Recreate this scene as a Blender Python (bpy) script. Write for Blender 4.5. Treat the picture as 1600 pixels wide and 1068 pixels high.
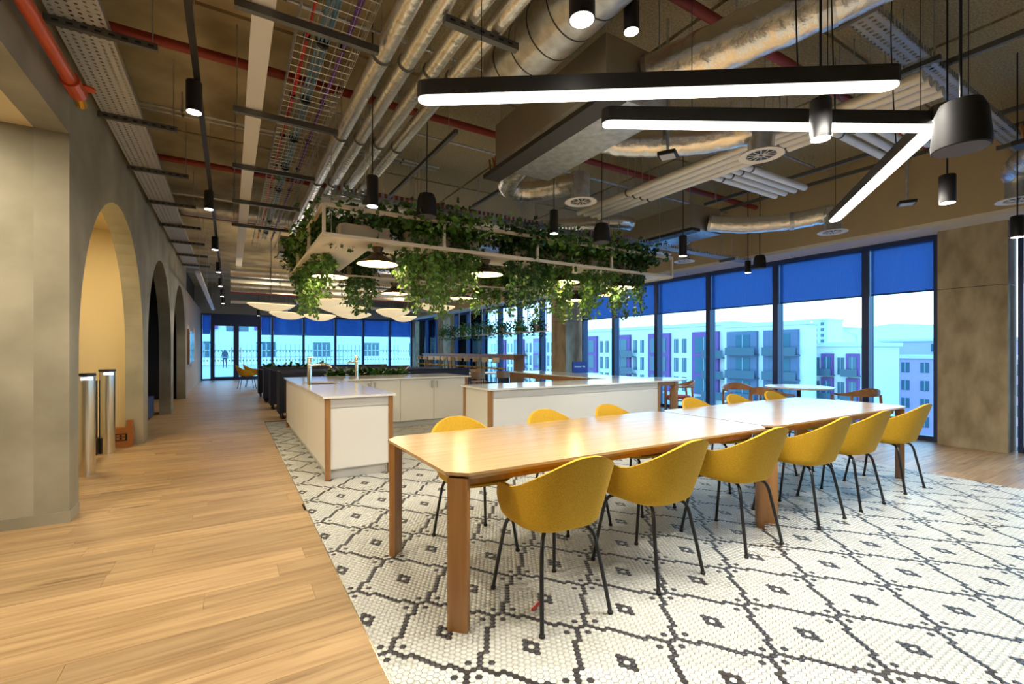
import bpy, math, random
import numpy as np
from mathutils import Vector, Matrix
PI = math.pi
D = bpy.data
SC = bpy.context.scene
COL = SC.collection
for o in list(D.objects): D.objects.remove(o)

# ------------------------------------------------------------------ camera
CAM_H = 1.33
cam = D.cameras.new('camera'); camo = D.objects.new('camera', cam); COL.objects.link(camo)
camo.location = (0, 0, CAM_H)
camo.rotation_euler = (PI/2, 0, -math.atan2(440, 720.6))
cam.sensor_width = 36; cam.lens = 36*720.6/1600; cam.shift_y = 14/1600; cam.clip_start = .05; cam.clip_end = 400
SC.camera = camo

# ------------------------------------------------------------------ world, exposure
W = D.worlds.new('world'); SC.world = W; W.use_nodes = True
nt = W.node_tree; bg = nt.nodes['Background']
tc = nt.nodes.new('ShaderNodeTexCoord'); sx = nt.nodes.new('ShaderNodeSeparateXYZ'); rp = nt.nodes.new('ShaderNodeValToRGB')
nt.links.new(tc.outputs['Generated'], sx.inputs[0]); nt.links.new(sx.outputs['Z'], rp.inputs[0]); nt.links.new(rp.outputs[0], bg.inputs[0])
rp.color_ramp.elements[0].position = 0.0; rp.color_ramp.elements[0].color = (.80, .95, 1, 1)
rp.color_ramp.elements[1].position = .5; rp.color_ramp.elements[1].color = (.34, .58, 1, 1)
bg.inputs[1].default_value = 3.1
SC.view_settings.view_transform = 'Standard'; SC.view_settings.look = 'None'
SC.view_settings.gamma = 1; SC.view_settings.use_curve_mapping = False
SC.view_settings.exposure = 0.35
SC.cycles.max_bounces = 8; SC.cycles.diffuse_bounces = 4; SC.cycles.glossy_bounces = 3
SC.cycles.transparent_max_bounces = 12; SC.cycles.sample_clamp_indirect = 6
SC.cycles.caustics_reflective = False; SC.cycles.caustics_refractive = False
SC.cycles.use_denoising = True

def light(kind, name, loc, energy, color, parent=None, rot=(0, 0, 0), **kw):
    l = D.lights.new(name, kind); l.energy = energy; l.color = color
    for k, v in kw.items(): setattr(l, k, v)
    o = D.objects.new(name, l); COL.objects.link(o); o.location = loc; o.rotation_euler = rot
    if parent: o.parent = parent
    return o

# ------------------------------------------------------------------ materials
MATS = {}
def mat(name, col=(.8, .8, .8), rough=.5, metal=0, var=0, scale=8, stretch=(1, 1, 1), bump=0, emit=None, estr=0, coat=0, spec=None, col2=None, trans=0, alpha=1, detail=5, rnd=0, lo=.35, hi=.65):
    if name in MATS: return MATS[name]
    m = D.materials.new(name); m.use_nodes = True; n = m.node_tree.nodes; L = m.node_tree.links
    p = n['Principled BSDF']; p.inputs['Base Color'].default_value = (*col, 1)
    p.inputs['Roughness'].default_value = rough; p.inputs['Metallic'].default_value = metal
    if spec is not None: p.inputs['Specular IOR Level'].default_value = spec
    if coat: p.inputs['Coat Weight'].default_value = coat; p.inputs['Coat Roughness'].default_value = .15
    if trans: p.inputs['Transmission Weight'].default_value = trans
    if alpha < 1: p.inputs['Alpha'].default_value = alpha
    if emit: p.inputs['Emission Color'].default_value = (*emit, 1); p.inputs['Emission Strength'].default_value = estr
    if var or bump or col2 or rnd:
        t = n.new('ShaderNodeTexCoord'); mp = n.new('ShaderNodeMapping'); nz = n.new('ShaderNodeTexNoise')
        mp.inputs['Scale'].default_value = stretch; nz.inputs['Scale'].default_value = scale; nz.inputs['Detail'].default_value = detail
        L.new(t.outputs['Object'], mp.inputs[0]); L.new(mp.outputs[0], nz.inputs['Vector'])
        if rnd:
            oi = n.new('ShaderNodeObjectInfo'); ge = n.new('ShaderNodeNewGeometry'); ad = n.new('ShaderNodeMath'); ad.operation = 'ADD'
            L.new(oi.outputs['Random'], ad.inputs[0]); L.new(ge.outputs['Random Per Island'], ad.inputs[1])
            sc_ = n.new('ShaderNodeMath'); sc_.operation = 'MULTIPLY'; sc_.inputs[1].default_value = 37.0; L.new(ad.outputs[0], sc_.inputs[0])
            cb = n.new('ShaderNodeCombineXYZ')
            for i in range(3): L.new(sc_.outputs[0], cb.inputs[i])
            L.new(cb.outputs[0], mp.inputs['Location'])
        if var or col2:
            r = n.new('ShaderNodeValToRGB'); L.new(nz.outputs['Fac'], r.inputs[0])
            c2 = col2 or tuple(max(0, c*(1-var)) for c in col); c1 = col if col2 else tuple(min(1, c*(1+var*.5)) for c in col)
            r.color_ramp.elements[0].position = lo; r.color_ramp.elements[0].color = (*c2, 1)
            r.color_ramp.elements[1].position = hi; r.color_ramp.elements[1].color = (*c1, 1)
            out = r.outputs[0]
            if rnd:
                fr = n.new('ShaderNodeMath'); fr.operation = 'FRACT'; L.new(sc_.outputs[0], fr.inputs[0])
                mr = n.new('ShaderNodeMapRange'); mr.inputs['To Min'].default_value = 1-rnd; mr.inputs['To Max'].default_value = 1+rnd*.5
                L.new(fr.outputs[0], mr.inputs['Value'])
                hs = n.new('ShaderNodeHueSaturation'); L.new(mr.outputs[0], hs.inputs['Value']); L.new(out, hs.inputs['Color']); out = hs.outputs[0]
            L.new(out, p.inputs['Base Color'])
        if bump:
            b = n.new('ShaderNodeBump'); b.inputs['Strength'].default_value = bump; b.inputs['Distance'].default_value = .02
            L.new(nz.outputs['Fac'], b.inputs['Height']); L.new(b.outputs[0], p.inputs['Normal'])
    MATS[name] = m; return m

def wood(name, c1, c2, rough=.4, along='x', rnd=.12, knots=True, world=False):
    m = mat(name, c1, rough, col2=c2, scale=3.0, stretch={'x': (.55, 9, 9), 'y': (9, .55, 9), 'z': (9, 9, .55)}[along], detail=8, rnd=rnd, bump=.03, lo=.3, hi=.62)
    if knots:
        n = m.node_tree.nodes; L = m.node_tree.links; p = n['Principled BSDF']
        src = p.inputs['Base Color'].links[0].from_socket
        mpn = [x for x in n if x.type == 'MAPPING'][0]
        m2 = n.new('ShaderNodeMapping'); m2.inputs['Scale'].default_value = {'x': (1.2, 9, 1), 'y': (9, 1.2, 1), 'z': (9, 9, 1.2)}[along]
        t = [x for x in n if x.type == 'TEX_COORD'][0]; L.new(t.outputs['Object'], m2.inputs[0])
        for l in mpn.inputs['Location'].links: L.new(l.from_socket, m2.inputs['Location'])
        v = n.new('ShaderNodeTexNoise'); v.inputs['Scale'].default_value = 1.6; v.inputs['Detail'].default_value = 3; L.new(m2.outputs[0], v.inputs['Vector'])
        r = n.new('ShaderNodeValToRGB'); r.color_ramp.elements[0].position = .64; r.color_ramp.elements[0].color = (0, 0, 0, 1); r.color_ramp.elements[1].position = .78; r.color_ramp.elements[1].color = (1, 1, 1, 1)
        L.new(v.outputs['Fac'], r.inputs[0]); mx = n.new('ShaderNodeMix'); mx.data_type = 'RGBA'
        L.new(r.outputs[0], mx.inputs[0]); L.new(src, mx.inputs[6]); mx.inputs[7].default_value = (c2[0]*.35, c2[1]*.33, c2[2]*.3, 1)
        L.new(mx.outputs[2], p.inputs['Base Color'])
    if world:
        n = m.node_tree.nodes; L = m.node_tree.links; ge = n.new('ShaderNodeNewGeometry')
        for q in [x for x in n if x.type == 'MAPPING']: L.new(ge.outputs['Position'], q.inputs[0])
    return m

def glass(name, tint, refl=.12):
    m = D.materials.new(name); m.use_nodes = True; n = m.node_tree.nodes; L = m.node_tree.links
    n.remove(n['Principled BSDF']); out = n['Material Output']
    tr = n.new('ShaderNodeBsdfTransparent'); tr.inputs[0].default_value = (*tint, 1)
    gl = n.new('ShaderNodeBsdfGlossy'); gl.inputs['Roughness'].default_value = .02; gl.inputs[0].default_value = (.8, .9, 1, 1)
    mx = n.new('ShaderNodeMixShader'); lw = n.new('ShaderNodeLayerWeight'); lw.inputs[0].default_value = refl
    L.new(lw.outputs['Fresnel'], mx.inputs[0]); L.new(tr.outputs[0], mx.inputs[1]); L.new(gl.outputs[0], mx.inputs[2]); L.new(mx.outputs[0], out.inputs[0])
    MATS[name] = m; return m

def screen_fabric(name, col, through):
    m = D.materials.new(name); m.use_nodes = True; n = m.node_tree.nodes; L = m.node_tree.links
    n.remove(n['Principled BSDF']); out = n['Material Output']
    tr = n.new('ShaderNodeBsdfTransparent'); tr.inputs[0].default_value = (*through, 1)
    df = n.new('ShaderNodeBsdfDiffuse'); df.inputs[0].default_value = (*col, 1); tl = n.new('ShaderNodeBsdfTranslucent'); tl.inputs[0].default_value = (*col, 1)
    t = n.new('ShaderNodeTexCoord'); mp = n.new('ShaderNodeMapping'); mp.inputs['Scale'].default_value = (1, 60, 2); nz = n.new('ShaderNodeTexNoise'); nz.inputs['Scale'].default_value = 2
    L.new(t.outputs['Object'], mp.inputs[0]); L.new(mp.outputs[0], nz.inputs['Vector'])
    r = n.new('ShaderNodeMapRange'); r.inputs['To Min'].default_value = .1; r.inputs['To Max'].default_value = .5; L.new(nz.outputs['Fac'], r.inputs['Value'])
    a = n.new('ShaderNodeMixShader'); a.inputs[0].default_value = .6; L.new(df.outputs[0], a.inputs[1]); L.new(tl.outputs[0], a.inputs[2])
    b = n.new('ShaderNodeMixShader'); L.new(r.outputs[0], b.inputs[0]); L.new(a.outputs[0], b.inputs[1]); L.new(tr.outputs[0], b.inputs[2]); L.new(b.outputs[0], out.inputs[0])
    MATS[name] = m; return m

def perforated(name, col, cell=.05, r=.14):
    m = mat(name, col, .45, .45); n = m.node_tree.nodes; L = m.node_tree.links; p = n['Principled BSDF']
    t = n.new('ShaderNodeTexCoord'); vm = n.new('ShaderNodeVectorMath'); vm.operation = 'SCALE'; vm.inputs['Scale'].default_value = 1/cell
    fr = n.new('ShaderNodeVectorMath'); fr.operation = 'FRACTION'; sb = n.new('ShaderNodeVectorMath'); sb.operation = 'SUBTRACT'; sb.inputs[1].default_value = (.5, .5, 0)
    ml = n.new('ShaderNodeVectorMath'); ml.operation = 'MULTIPLY'; ml.inputs[1].default_value = (1, 1, 0); ln = n.new('ShaderNodeVectorMath'); ln.operation = 'LENGTH'
    gt = n.new('ShaderNodeMath'); gt.operation = 'GREATER_THAN'; gt.inputs[1].default_value = r*1.6
    L.new(t.outputs['Object'], vm.inputs[0]); L.new(vm.outputs[0], fr.inputs[0]); L.new(fr.outputs[0], sb.inputs[0]); L.new(sb.outputs[0], ml.inputs[0]); L.new(ml.outputs[0], ln.inputs[0]); L.new(ln.outputs['Value'], gt.inputs[0]); L.new(gt.outputs[0], p.inputs['Alpha'])
    return m

OAKF = wood('oak floor', (.44, .30, .155), (.26, .158, .072), .38, 'x', .2, world=True)
OAKT = wood('oak table top', (.50, .335, .17), (.41, .26, .12), .22, 'x', .06, knots=False)
OAKL = wood('oak leg', (.38, .19, .065), (.28, .13, .04), .4, 'z', .05, knots=False)
WOODC = mat('chair wood', (.40, .20, .08), .4, var=.2, scale=10)
WTILE = mat('white tile', (.63, .65, .61), .22, rnd=.05, var=.02)
DTILE = mat('dark tile', (.045, .043, .047), .3, rnd=.12, var=.1)
GROUT = mat('grout', (.05, .048, .045), .9)
PLAST = mat('plaster', (.36, .34, .27), .75, var=.3, scale=1.6, bump=.08, col2=(.24, .225, .17), detail=8)
CREAM = mat('cream paint', (.72, .60, .36), .7)
WHITEP = mat('white paint', (.8, .79, .76), .6)
CONC = mat('concrete slab', (.60, .51, .32), .85, scale=1.3, col2=(.32, .255, .14), detail=10, bump=.25)
CONC2 = mat('concrete column', (.55, .48, .34), .8, scale=5.0, col2=(.29, .235, .15), detail=12, bump=.2, stretch=(1, 1, .45), lo=.3, hi=.7)
BEIGE = mat('beige bulkhead', (.55, .44, .27), .7)
STEEL = mat('galvanised steel', (.62, .64, .66), .38, .9, var=.2, scale=14)
FOIL = mat('foil duct', (.88, .87, .84), .24, .8, bump=.6, scale=14, detail=6)
PIPEF = mat('foil pipe lagging', (.93, .92, .88), .26, .78, bump=.45, scale=16)
WPIPE = mat('white pipe lagging', (.82, .82, .78), .45, .2)
STRUT = mat('slotted channel', (.16, .165, .16), .5, .7)
REDP = mat('red sprinkler pipe', (.30, .035, .02), .45)
REDO = mat('orange red pipe', (.55, .08, .02), .4)
BLACK = mat('black metal', (.012, .012, .014), .4)
DARKG = mat('dark grey metal', (.05, .05, .052), .45, .3)
BLKPL = mat('black plastic', (.01, .01, .011), .6)
YEL = mat('mustard fabric', (.58, .34, .012), .85, var=.25, scale=260, bump=.12, detail=2)
YELS = mat('mustard seat fabric', (.46, .25, .01), .9, var=.2, scale=200)
NAVY = mat('navy upholstery', (.012, .018, .045), .7, var=.2, scale=60)
NAVYW = mat('navy wall', (.004, .005, .018), .6)
WHITEC = mat('white laminate', (.78, .77, .73), .35)
GREYC = mat('pale grey laminate', (.60, .59, .57), .4)
QUARTZ = mat('white quartz', (.86, .86, .84), .12, coat=.3)
CHROME = mat('brushed steel', (.68, .66, .60), .22, 1)
FRAME = mat('window frame', (.02, .045, .14), .4, .2)
LEAF1 = mat('leaf green', (.10, .24, .03), .5, var=.5, scale=9, rnd=.35)
LEAF2 = mat('leaf dark green', (.04, .13, .025), .45, var=.5, scale=9, rnd=.35)
STEM = mat('stem', (.10, .14, .03), .6)
RAFTW = mat('raft white', (.78, .70, .58), .5)
PLBOX = mat('planter box', (.62, .52, .38), .6)
SHADE = mat('bronze shade', (.10, .075, .05), .35, .7)
SHADEI = mat('white shade inside', (.9, .86, .75), .5)
PAPER = mat('paper shade', (.85, .74, .52), .8, emit=(1, .80, .48), estr=.55)
LED = mat('led strip', (1, 1, 1), .5, emit=(1, .93, .80), estr=9)
LEDW = mat('lamp disc', (1, 1, 1), .5, emit=(1, .93, .82), estr=14)
BULB = mat('warm bulb', (1, .9, .6), .5, emit=(1, .70, .28), estr=30)
LEDB = mat('blue white led', (.8, .85, 1), .5, emit=(.6, .7, 1), estr=5)
REDF = mat('coral seat fabric', (.55, .10, .07), .85)
CABR = mat('red cable', (.55, .02, .02), .5)
CABB = mat('blue cable', (.12, .28, .45), .5)
CABP = mat('purple cable', (.13, .04, .33), .5)
ORBOX = mat('orange plywood', (.50, .19, .05), .6)
COPPER = mat('copper fittings', (.45, .22, .10), .4, .7)
GLASS = glass('window glass', (.68, .90, 1.0))
GLASSD = glass('clear glass', (.85, .93, .95), .1)
BLIND = screen_fabric('blue screen blind', (.13, .27, .50), (.30, .45, .75))
PERF = perforated('perforated tray steel', (.62, .64, .66))
SCREEN = mat('tv screen', (.01, .02, .05), .08, coat=.5)
SIGNB = mat('blue sign', (.02, .04, .30), .5)
SIGNT = mat('sign lettering', (.9, .9, .95), .5)

# ------------------------------------------------------------------ mesh builder
class B:
    def __init__(s): s.v = []; s.f = []; s.mi = []; s.cur = 0
    def add(s, vs, fs):
        o = len(s.v); s.v += [tuple(p) for p in vs]; s.f += [tuple(i+o for i in f) for f in fs]; s.mi += [s.cur]*len(fs); return s
    def box(s, x0, x1, y0, y1, z0, z1):
        return s.add([(x0, y0, z0), (x1, y0, z0), (x1, y1, z0), (x0, y1, z0), (x0, y0, z1), (x1, y0, z1), (x1, y1, z1), (x0, y1, z1)],
                     [(0, 3, 2, 1), (4, 5, 6, 7), (0, 1, 5, 4), (1, 2, 6, 5), (2, 3, 7, 6), (3, 0, 4, 7)])
    def prism(s, poly, z0, z1):
        n = len(poly)
        return s.add([(x, y, z0) for x, y in poly]+[(x, y, z1) for x, y in poly],
                     [tuple(range(n-1, -1, -1)), tuple(range(n, 2*n))]+[(i, (i+1) % n, n+(i+1) % n, n+i) for i in range(n)])
    def bar(s, p0, p1, w, h, up=(0, 0, 1)):
        p0, p1 = Vector(p0), Vector(p1); d = (p1-p0).normalized(); u = Vector(up)
        if abs(d.dot(u)) > .99: u = Vector((1, 0, 0))
        r = d.cross(u).normalized(); u = r.cross(d).normalized(); a, b = r*w/2, u*h/2
        vs = [p+x for p in (p0, p1) for x in (-a-b, a-b, a+b, -a+b)]
        return s.add(vs, [(3, 2, 1, 0), (4, 5, 6, 7), (0, 1, 5, 4), (1, 2, 6, 5), (2, 3, 7, 6), (3, 0, 4, 7)])
    def tube(s, pts, r, n=8, caps=True):
        P = [Vector(p) for p in pts]; rs = r if isinstance(r, (list, tuple)) else [r]*len(P)
        T = [((P[min(i+1, len(P)-1)]-P[max(i-1, 0)]).normalized()) for i in range(len(P))]
        u = Vector((0, 0, 1)) if abs(T[0].z) < .9 else Vector((1, 0, 0)); vs = []
        for p, t, q in zip(P, T, rs):
            u = (u-t*u.dot(t)).normalized(); w = t.cross(u)
            vs += [p+(u*math.cos(2*PI*k/n)+w*math.sin(2*PI*k/n))*q for k in range(n)]
        fs = [(i*n+k, i*n+(k+1) % n, (i+1)*n+(k+1) % n, (i+1)*n+k) for i in range(len(P)-1) for k in range(n)]
        if caps: fs += [tuple(range(n-1, -1, -1)), tuple(range((len(P)-1)*n, len(P)*n))]
        return s.add(vs, fs)
    def lathe(s, prof, c=(0, 0, 0), n=20, cap=True):
        vs = [(c[0]+r*math.cos(2*PI*k/n), c[1]+r*math.sin(2*PI*k/n), c[2]+z) for r, z in prof for k in range(n)]
        fs = [(i*n+k, i*n+(k+1) % n, (i+1)*n+(k+1) % n, (i+1)*n+k) for i in range(len(prof)-1) for k in range(n)]
        if cap: fs += [tuple(range(n-1, -1, -1)), tuple(range((len(prof)-1)*n, len(prof)*n))]
        return s.add(vs, fs)
    def build(s, name, m, parent=None, base=None, smooth=False, origin=True):
        me = D.meshes.new(name); V = np.array(s.v, dtype=float)
        off = np.zeros(3)
        if base is not None: off = np.array(base, float)
        elif parent is None and origin:
            off = np.array([(V[:, 0].min()+V[:, 0].max())/2, (V[:, 1].min()+V[:, 1].max())/2, V[:, 2].min()])
        me.from_pydata((V-off).tolist(), [], s.f)
        for q in (m if isinstance(m, (list, tuple)) else [m]): me.materials.append(q)
        if any(s.mi): me.polygons.foreach_set('material_index', s.mi)
        if smooth:
            me.polygons.foreach_set('use_smooth', [True]*len(s.f)); me.set_sharp_from_angle(angle=math.radians(40))
        me.update(); o = D.objects.new(name, me); COL.objects.link(o)
        if parent: o.parent = parent
        else: o.location = off
        return o

def tag(o, label, cat, group=None):
    o['label'] = label; o['category'] = cat
    if group: o['group'] = group
    return o
def thing(name, label, cat, loc=(0, 0, 0), rz=0, group=None):
    o = D.objects.new(name, None); COL.objects.link(o); o.location = loc; o.rotation_euler = (0, 0, rz); o.empty_display_size = .1
    return tag(o, label, cat, group)
def struct(o): o['kind'] = 'structure'; return o
def stuff(o): o['kind'] = 'stuff'; return o
def copy_tree(o, loc=None, rz=None, label=None, parent=None, scale=None):
    c = o.copy(); COL.objects.link(c); c.parent = parent
    if loc is not None: c.location = loc
    if rz is not None: c.rotation_euler = (0, 0, rz)
    if label: c['label'] = label
    if scale: c.scale = scale
    for ch in o.children: copy_tree(ch, parent=c)
    return c
def SB(name, m, *boxes, parent=None):
    b = B()
    for q in boxes: b.box(*q)
    o = b.build(name, m, parent)
    return struct(o) if parent is None else o
def smooth_path(pts, n=6):
    P = [Vector(p) for p in pts]; out = []
    for i in range(len(P)-1):
        p0, p1, p2, p3 = P[max(i-1, 0)], P[i], P[i+1], P[min(i+2, len(P)-1)]
        for k in range(n):
            t = k/n; out.append(.5*((2*p1)+(p2-p0)*t+(2*p0-5*p1+4*p2-p3)*t*t+(3*p1-p0-3*p2+p3)*t**3))
    return out+[P[-1]]
ORD = ['first', 'second', 'third', 'fourth', 'fifth', 'sixth', 'seventh', 'eighth', 'ninth', 'tenth', 'eleventh', 'twelfth']
R = random.Random(5)

# ================================================================== SETTING
ZR = 4.25-.036
XW, XL, YF, ZC = 8.9, -1.07, 25.0, 4.25     # window wall, left wall, far wall, slab
TX0, TX1, TY0, TY1 = .55, 6.5, .5, 9.7      # mosaic area
# floor: base slab, planks
fl = struct(B().box(-5, XW+.15, -2.5, YF+.2, -.12, -.022).build('floor', GROUT))
PW = .19; near = []; far = []
def row(x0, x1, y, yw):
    x = x0-R.random()*1.2
    while x < x1:
        l = R.choice((1.2, 1.45, 1.45, 1.7)); a, b = max(x, x0), min(x+l, x1)
        if b-a > .03: (near if y < 9.6 else far).append((a, b, y, yw))
        x += l
y = .0
while y < YF-.1:
    if y < TY0-PW: segs = [(-3.2, XW)]
    elif y < TY1-.001: segs = [(-3.2 if y < 8.6 else -2.1, TX0-.004), (TX1+.004, XW)]
    else: segs = [(-2.1, XW)]
    for s0, s1 in segs: row(s0, s1, y, min(PW, YF-y))
    y += PW
def score(q):
    a, b, y, w = q; return math.hypot((a+b)/2, y)
near.sort(key=score)
unit = B().box(-.5, .5, -.5, .5, -.02, 0); ub = None
for i, (a, b, y, w) in enumerate(near[:300]):
    if ub is None: o = unit.build('plank', OAKF, fl, base=(0, 0, 0)); ub = o
    else: o = D.objects.new('plank', ub.data); COL.objects.link(o); o.parent = fl
    o.location = Vector(((a+b)/2, y+w/2, 0))-fl.location; o.scale = (b-a-.0015, w-.0015, 1)
b = B()
for (a, c, y, w) in near[300:]+far: b.box(a+.0008, c-.0008, y+.0008, y+w-.0008, -.02, 0)
stuff(b.build('plank_field', OAKF, fl, base=fl.location))
# mosaic floor
mf = struct(B().box(TX0, TX1, TY0, TY1, -.022, -.004).build('floor_mosaic', GROUT))
p = .029; hr = p/math.sqrt(3)-.0013
AX, AY = 1.736, 1.426
def axial(i, j): return AX+(i+j*.5)*p, AY+j*p*math.sqrt(3)/2
dark = set()
node = []
def w(c, d, n=1): return (c[0]+d[0]*n, c[1]+d[1]*n)
X_, A_, B_ = (1, 0), (0, 1), (1, -1)
motif = set()
for sgn in (1, -1):
    for dr in (A_, B_):
        c = (0, 0); motif.add(c); c = w(c, X_, sgn); motif.add(c)
        for k in range(3): c = w(c, dr, sgn); motif.add(c)
        c = w(c, X_, sgn); motif.add(c)
        for k in range(6): c = w(c, dr, sgn); motif.add(c)
        c = w(c, X_, sgn); motif.add(c)
motif |= {(3, 0), (-3, 0), (-1, 2), (1, -2)}
for d in [(1, 0), (-1, 0), (0, 1), (0, -1), (1, -1), (-1, 1), (-1, 2), (1, -2)]: motif.add((10+d[0], d[1]))
V1, V2 = (4, 12), (16, -12)
for a in range(-34, 36):
    for c in range(-34, 36):
        ox, oy = a*V1[0]+c*V2[0], a*V1[1]+c*V2[1]
        px, py = axial(ox, oy)
        if -1 < px < 8 and -1 < py < 11:
            for mi, mj in motif: dark.add((ox+mi, oy+mj))
tiles = []
for j in range(-60, 360):
    for i in range(-260, 260):
        x, y = axial(i, j)
        if TX0-.008 < x < TX1+.008 and TY0-.008 < y < TY1+.008: tiles.append((x, y, (i, j) in dark))
SA, CA = math.sin(-camo.rotation_euler.z), math.cos(-camo.rotation_euler.z)
def proj(x, y, z=0):
    d = x*SA+y*CA; u = x*CA-y*SA
    if d < .1: return None
    return 800+720.6*u/d, 548-720.6*(z-CAM_H)/d, d
def vis(t):
    if not (TX0+.02 < t[0] < TX1-.02 and TY0+.02 < t[1] < TY1-.02): return False
    q = proj(t[0], t[1]); return q and 0 < q[0] < 1600 and q[1] < 1066
vt = sorted([t for t in tiles if vis(t)], key=lambda t: proj(t[0], t[1])[2])
single = set(vt[:300])
hexa = [(math.cos(PI/6+k*PI/3)*hr, math.sin(PI/6+k*PI/3)*hr) for k in range(6)]
def hexmesh(m):
    return B().prism(hexa, -.004, 0)
pr_ = {}
for t in vt[:300]:
    if t[2] not in pr_: o = hexmesh(0).build('tile', DTILE if t[2] else WTILE, mf, base=(0, 0, 0)); pr_[t[2]] = o
    else: o = D.objects.new('tile', pr_[t[2]].data); COL.objects.link(o); o.parent = mf
    o.location = Vector((t[0], t[1], 0))-mf.location
rest = [t for t in tiles if t not in single]
def tile_field(ts, m, sides):
    if not ts: return
    n = len(ts); c = np.array([(t[0], t[1], 0.) for t in ts]); hx = np.array([(x, y, 0.) for x, y in hexa])
    top = (c[:, None, :]+hx[None]).reshape(-1, 3); top[:, 0] = top[:, 0].clip(TX0, TX1); top[:, 1] = top[:, 1].clip(TY0, TY1)
    me = D.meshes.new('tile_field')
    base = (np.arange(n)*6)[:, None]
    if sides:
        bot = top.copy(); bot[:, 2] = -.004; vs = np.concatenate([top, bot]); N6 = n*6
        k = np.arange(6); k2 = (k+1) % 6
        quads = np.stack([base+k, N6+base+k, N6+base+k2, base+k2], -1).reshape(-1, 4)
    else: vs = top; quads = np.zeros((0, 4), int)
    hexf = base+np.arange(6)
    loops = np.concatenate([hexf.ravel(), quads.ravel()]); nh, nq = n, len(quads)
    me.vertices.add(len(vs)); me.vertices.foreach_set('co', (vs-np.array(mf.location)).ravel())
    me.loops.add(len(loops)); me.loops.foreach_set('vertex_index', loops.astype(np.int32))
    me.polygons.add(nh+nq)
    me.polygons.foreach_set('loop_start', np.concatenate([np.arange(nh)*6, nh*6+np.arange(nq)*4]).astype(np.int32))
    me.update(calc_edges=True); me.validate()
    me.materials.append(m); o = D.objects.new('tile_field', me); COL.objects.link(o); o.parent = mf; stuff(o)
for dk, m in ((True, DTILE), (False, WTILE)):
    tile_field([t for t in rest if t[2] == dk and t[1] < 4.6], m, True)
    tile_field([t for t in rest if t[2] == dk and t[1] >= 4.6], m, False)
tr = B().box(TX0-.006, TX0, TY0, TY1, -.02, .0015).box(TX1, TX1+.006, TY0, TY1, -.02, .0015).box(TX0, TX1, TY1, TY1+.006, -.02, .0015).box(TX0, TX1, TY0-.006, TY0, -.02, .0015)
struct(tr.build('trim_1', CHROME))
for (x, y) in ((3.06, 1.74), (5.0, 1.15)):
    b = B(); n = 40
    for k in range(n):
        a0, a1 = 2*PI*k/n, 2*PI*(k+1)/n
        vs = [(x+r*math.cos(a), y+r*math.sin(a), z) for a in (a0, a1) for r in (.107, .111) for z in (.0005, .0025)]
        b.add(vs, [(0, 1, 3, 2), (4, 6, 7, 5), (1, 5, 7, 3), (0, 4, 5, 1), (2, 3, 7, 6)])
    o = b.build('floor_socket_ring', CHROME); tag(o, 'thin metal ring of a tiled floor box lid ' + ('between two rows of dark lattice' if x < 4 else 'near the far corner of the mosaic'), 'floor box', 'round floor box lids')
o = B().lathe([(.022, .0005), (.022, .003)], (2.98, 1.80, 0), 16).build('floor_grommet', mat('cap white', (.85, .9, .95), .3))
tag(o, 'small pale round cap on the mosaic beside a floor box ring', 'floor cap')

# left wall with three arches
TH = .2
def wall_with_arches(y0, y1, arches, ztop, x):
    b = B()
    def slab(ya, yb, za, zb): b.box(x-TH, x, ya, yb, za, zb)
    prev = y0
    for (a, c, top) in arches:
        slab(prev, a, 0, ztop); r = (c-a)/2; sp = top-r; n = 28; mid = (a+c)/2
        P = [(mid-r*math.cos(PI*k/n), sp+r*math.sin(PI*k/n)) for k in range(n+1)]
        for k in range(n):
            (ya, za), (yb, zb) = P[k], P[k+1]
            vs = [(x-TH, ya, za), (x, ya, za), (x-TH, yb, zb), (x, yb, zb), (x-TH, ya, ztop), (x, ya, ztop), (x-TH, yb, ztop), (x, yb, ztop)]
            b.add(vs, [(0, 2, 3, 1), (1, 3, 7, 5), (2, 0, 4, 6)])
        prev = c
    slab(prev, y1, 0, ztop); return b
ARCH = [(5.12, 8.42, 2.95), (8.86, 12.06, 2.95), (12.55, 15.7, 2.95)]
struct(wall_with_arches(4.86, 16.0, ARCH, ZC, XL).build('wall_left', PLAST))
SB('wall_left_upper', PLAST, (XL-TH, XL, -2.5, 4.86, 3.02, ZC))
SB('wall_lobby', PLAST, (-5, XL-TH, 4.86, 5.06, 0, 3.02))
SB('ceiling_lobby', CREAM, (-5, XL-TH, -2.5, 4.86, 3.02, 3.12))
SB('baseboard_left', PLAST, (-5, XL+.006, 4.852, 4.86, 0, .085), (XL, XL+.006, 4.86, 5.12, 0, .085), (XL, XL+.006, 8.42, 8.86, 0, .085), (XL, XL+.006, 12.06, 12.55, 0, .085), (XL, XL+.006, 15.7, 16., 0, .085))
SB('wall_niche', CREAM, (-2.1, -2.0, 5.06, 8.64, 0, 3.05), (-2.0, XL-TH, 8.6, 8.66, 0, 3.05))
SB('wall_niche_dark', NAVYW, (-2.2, -2.1, 8.66, 16, 0, 3.05), (-2.1, XL-TH, 15.95, 16, 0, 3.05))
SB('ceiling_niche', CREAM, (-2.1, XL-TH, 5.06, 8.64, 3.05, 3.1))
SB('ceiling_niche_dark', NAVYW, (-2.2, XL-TH, 8.66, 16, 3.05, 3.1))
SB('wall_left_far', mat('pinkish plaster', (.50, .38, .30), .7), (XL-.25, XL-.06, 16, YF, 0, 3.15))
SB('wall_left_far_upper', DARKG, (XL-.4, XL-.3, 16, YF, 3.15, ZC))
SB('ceiling', CONC, (-5, XW+.15, -2.5, YF+.2, ZC, ZC+.2))
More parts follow.
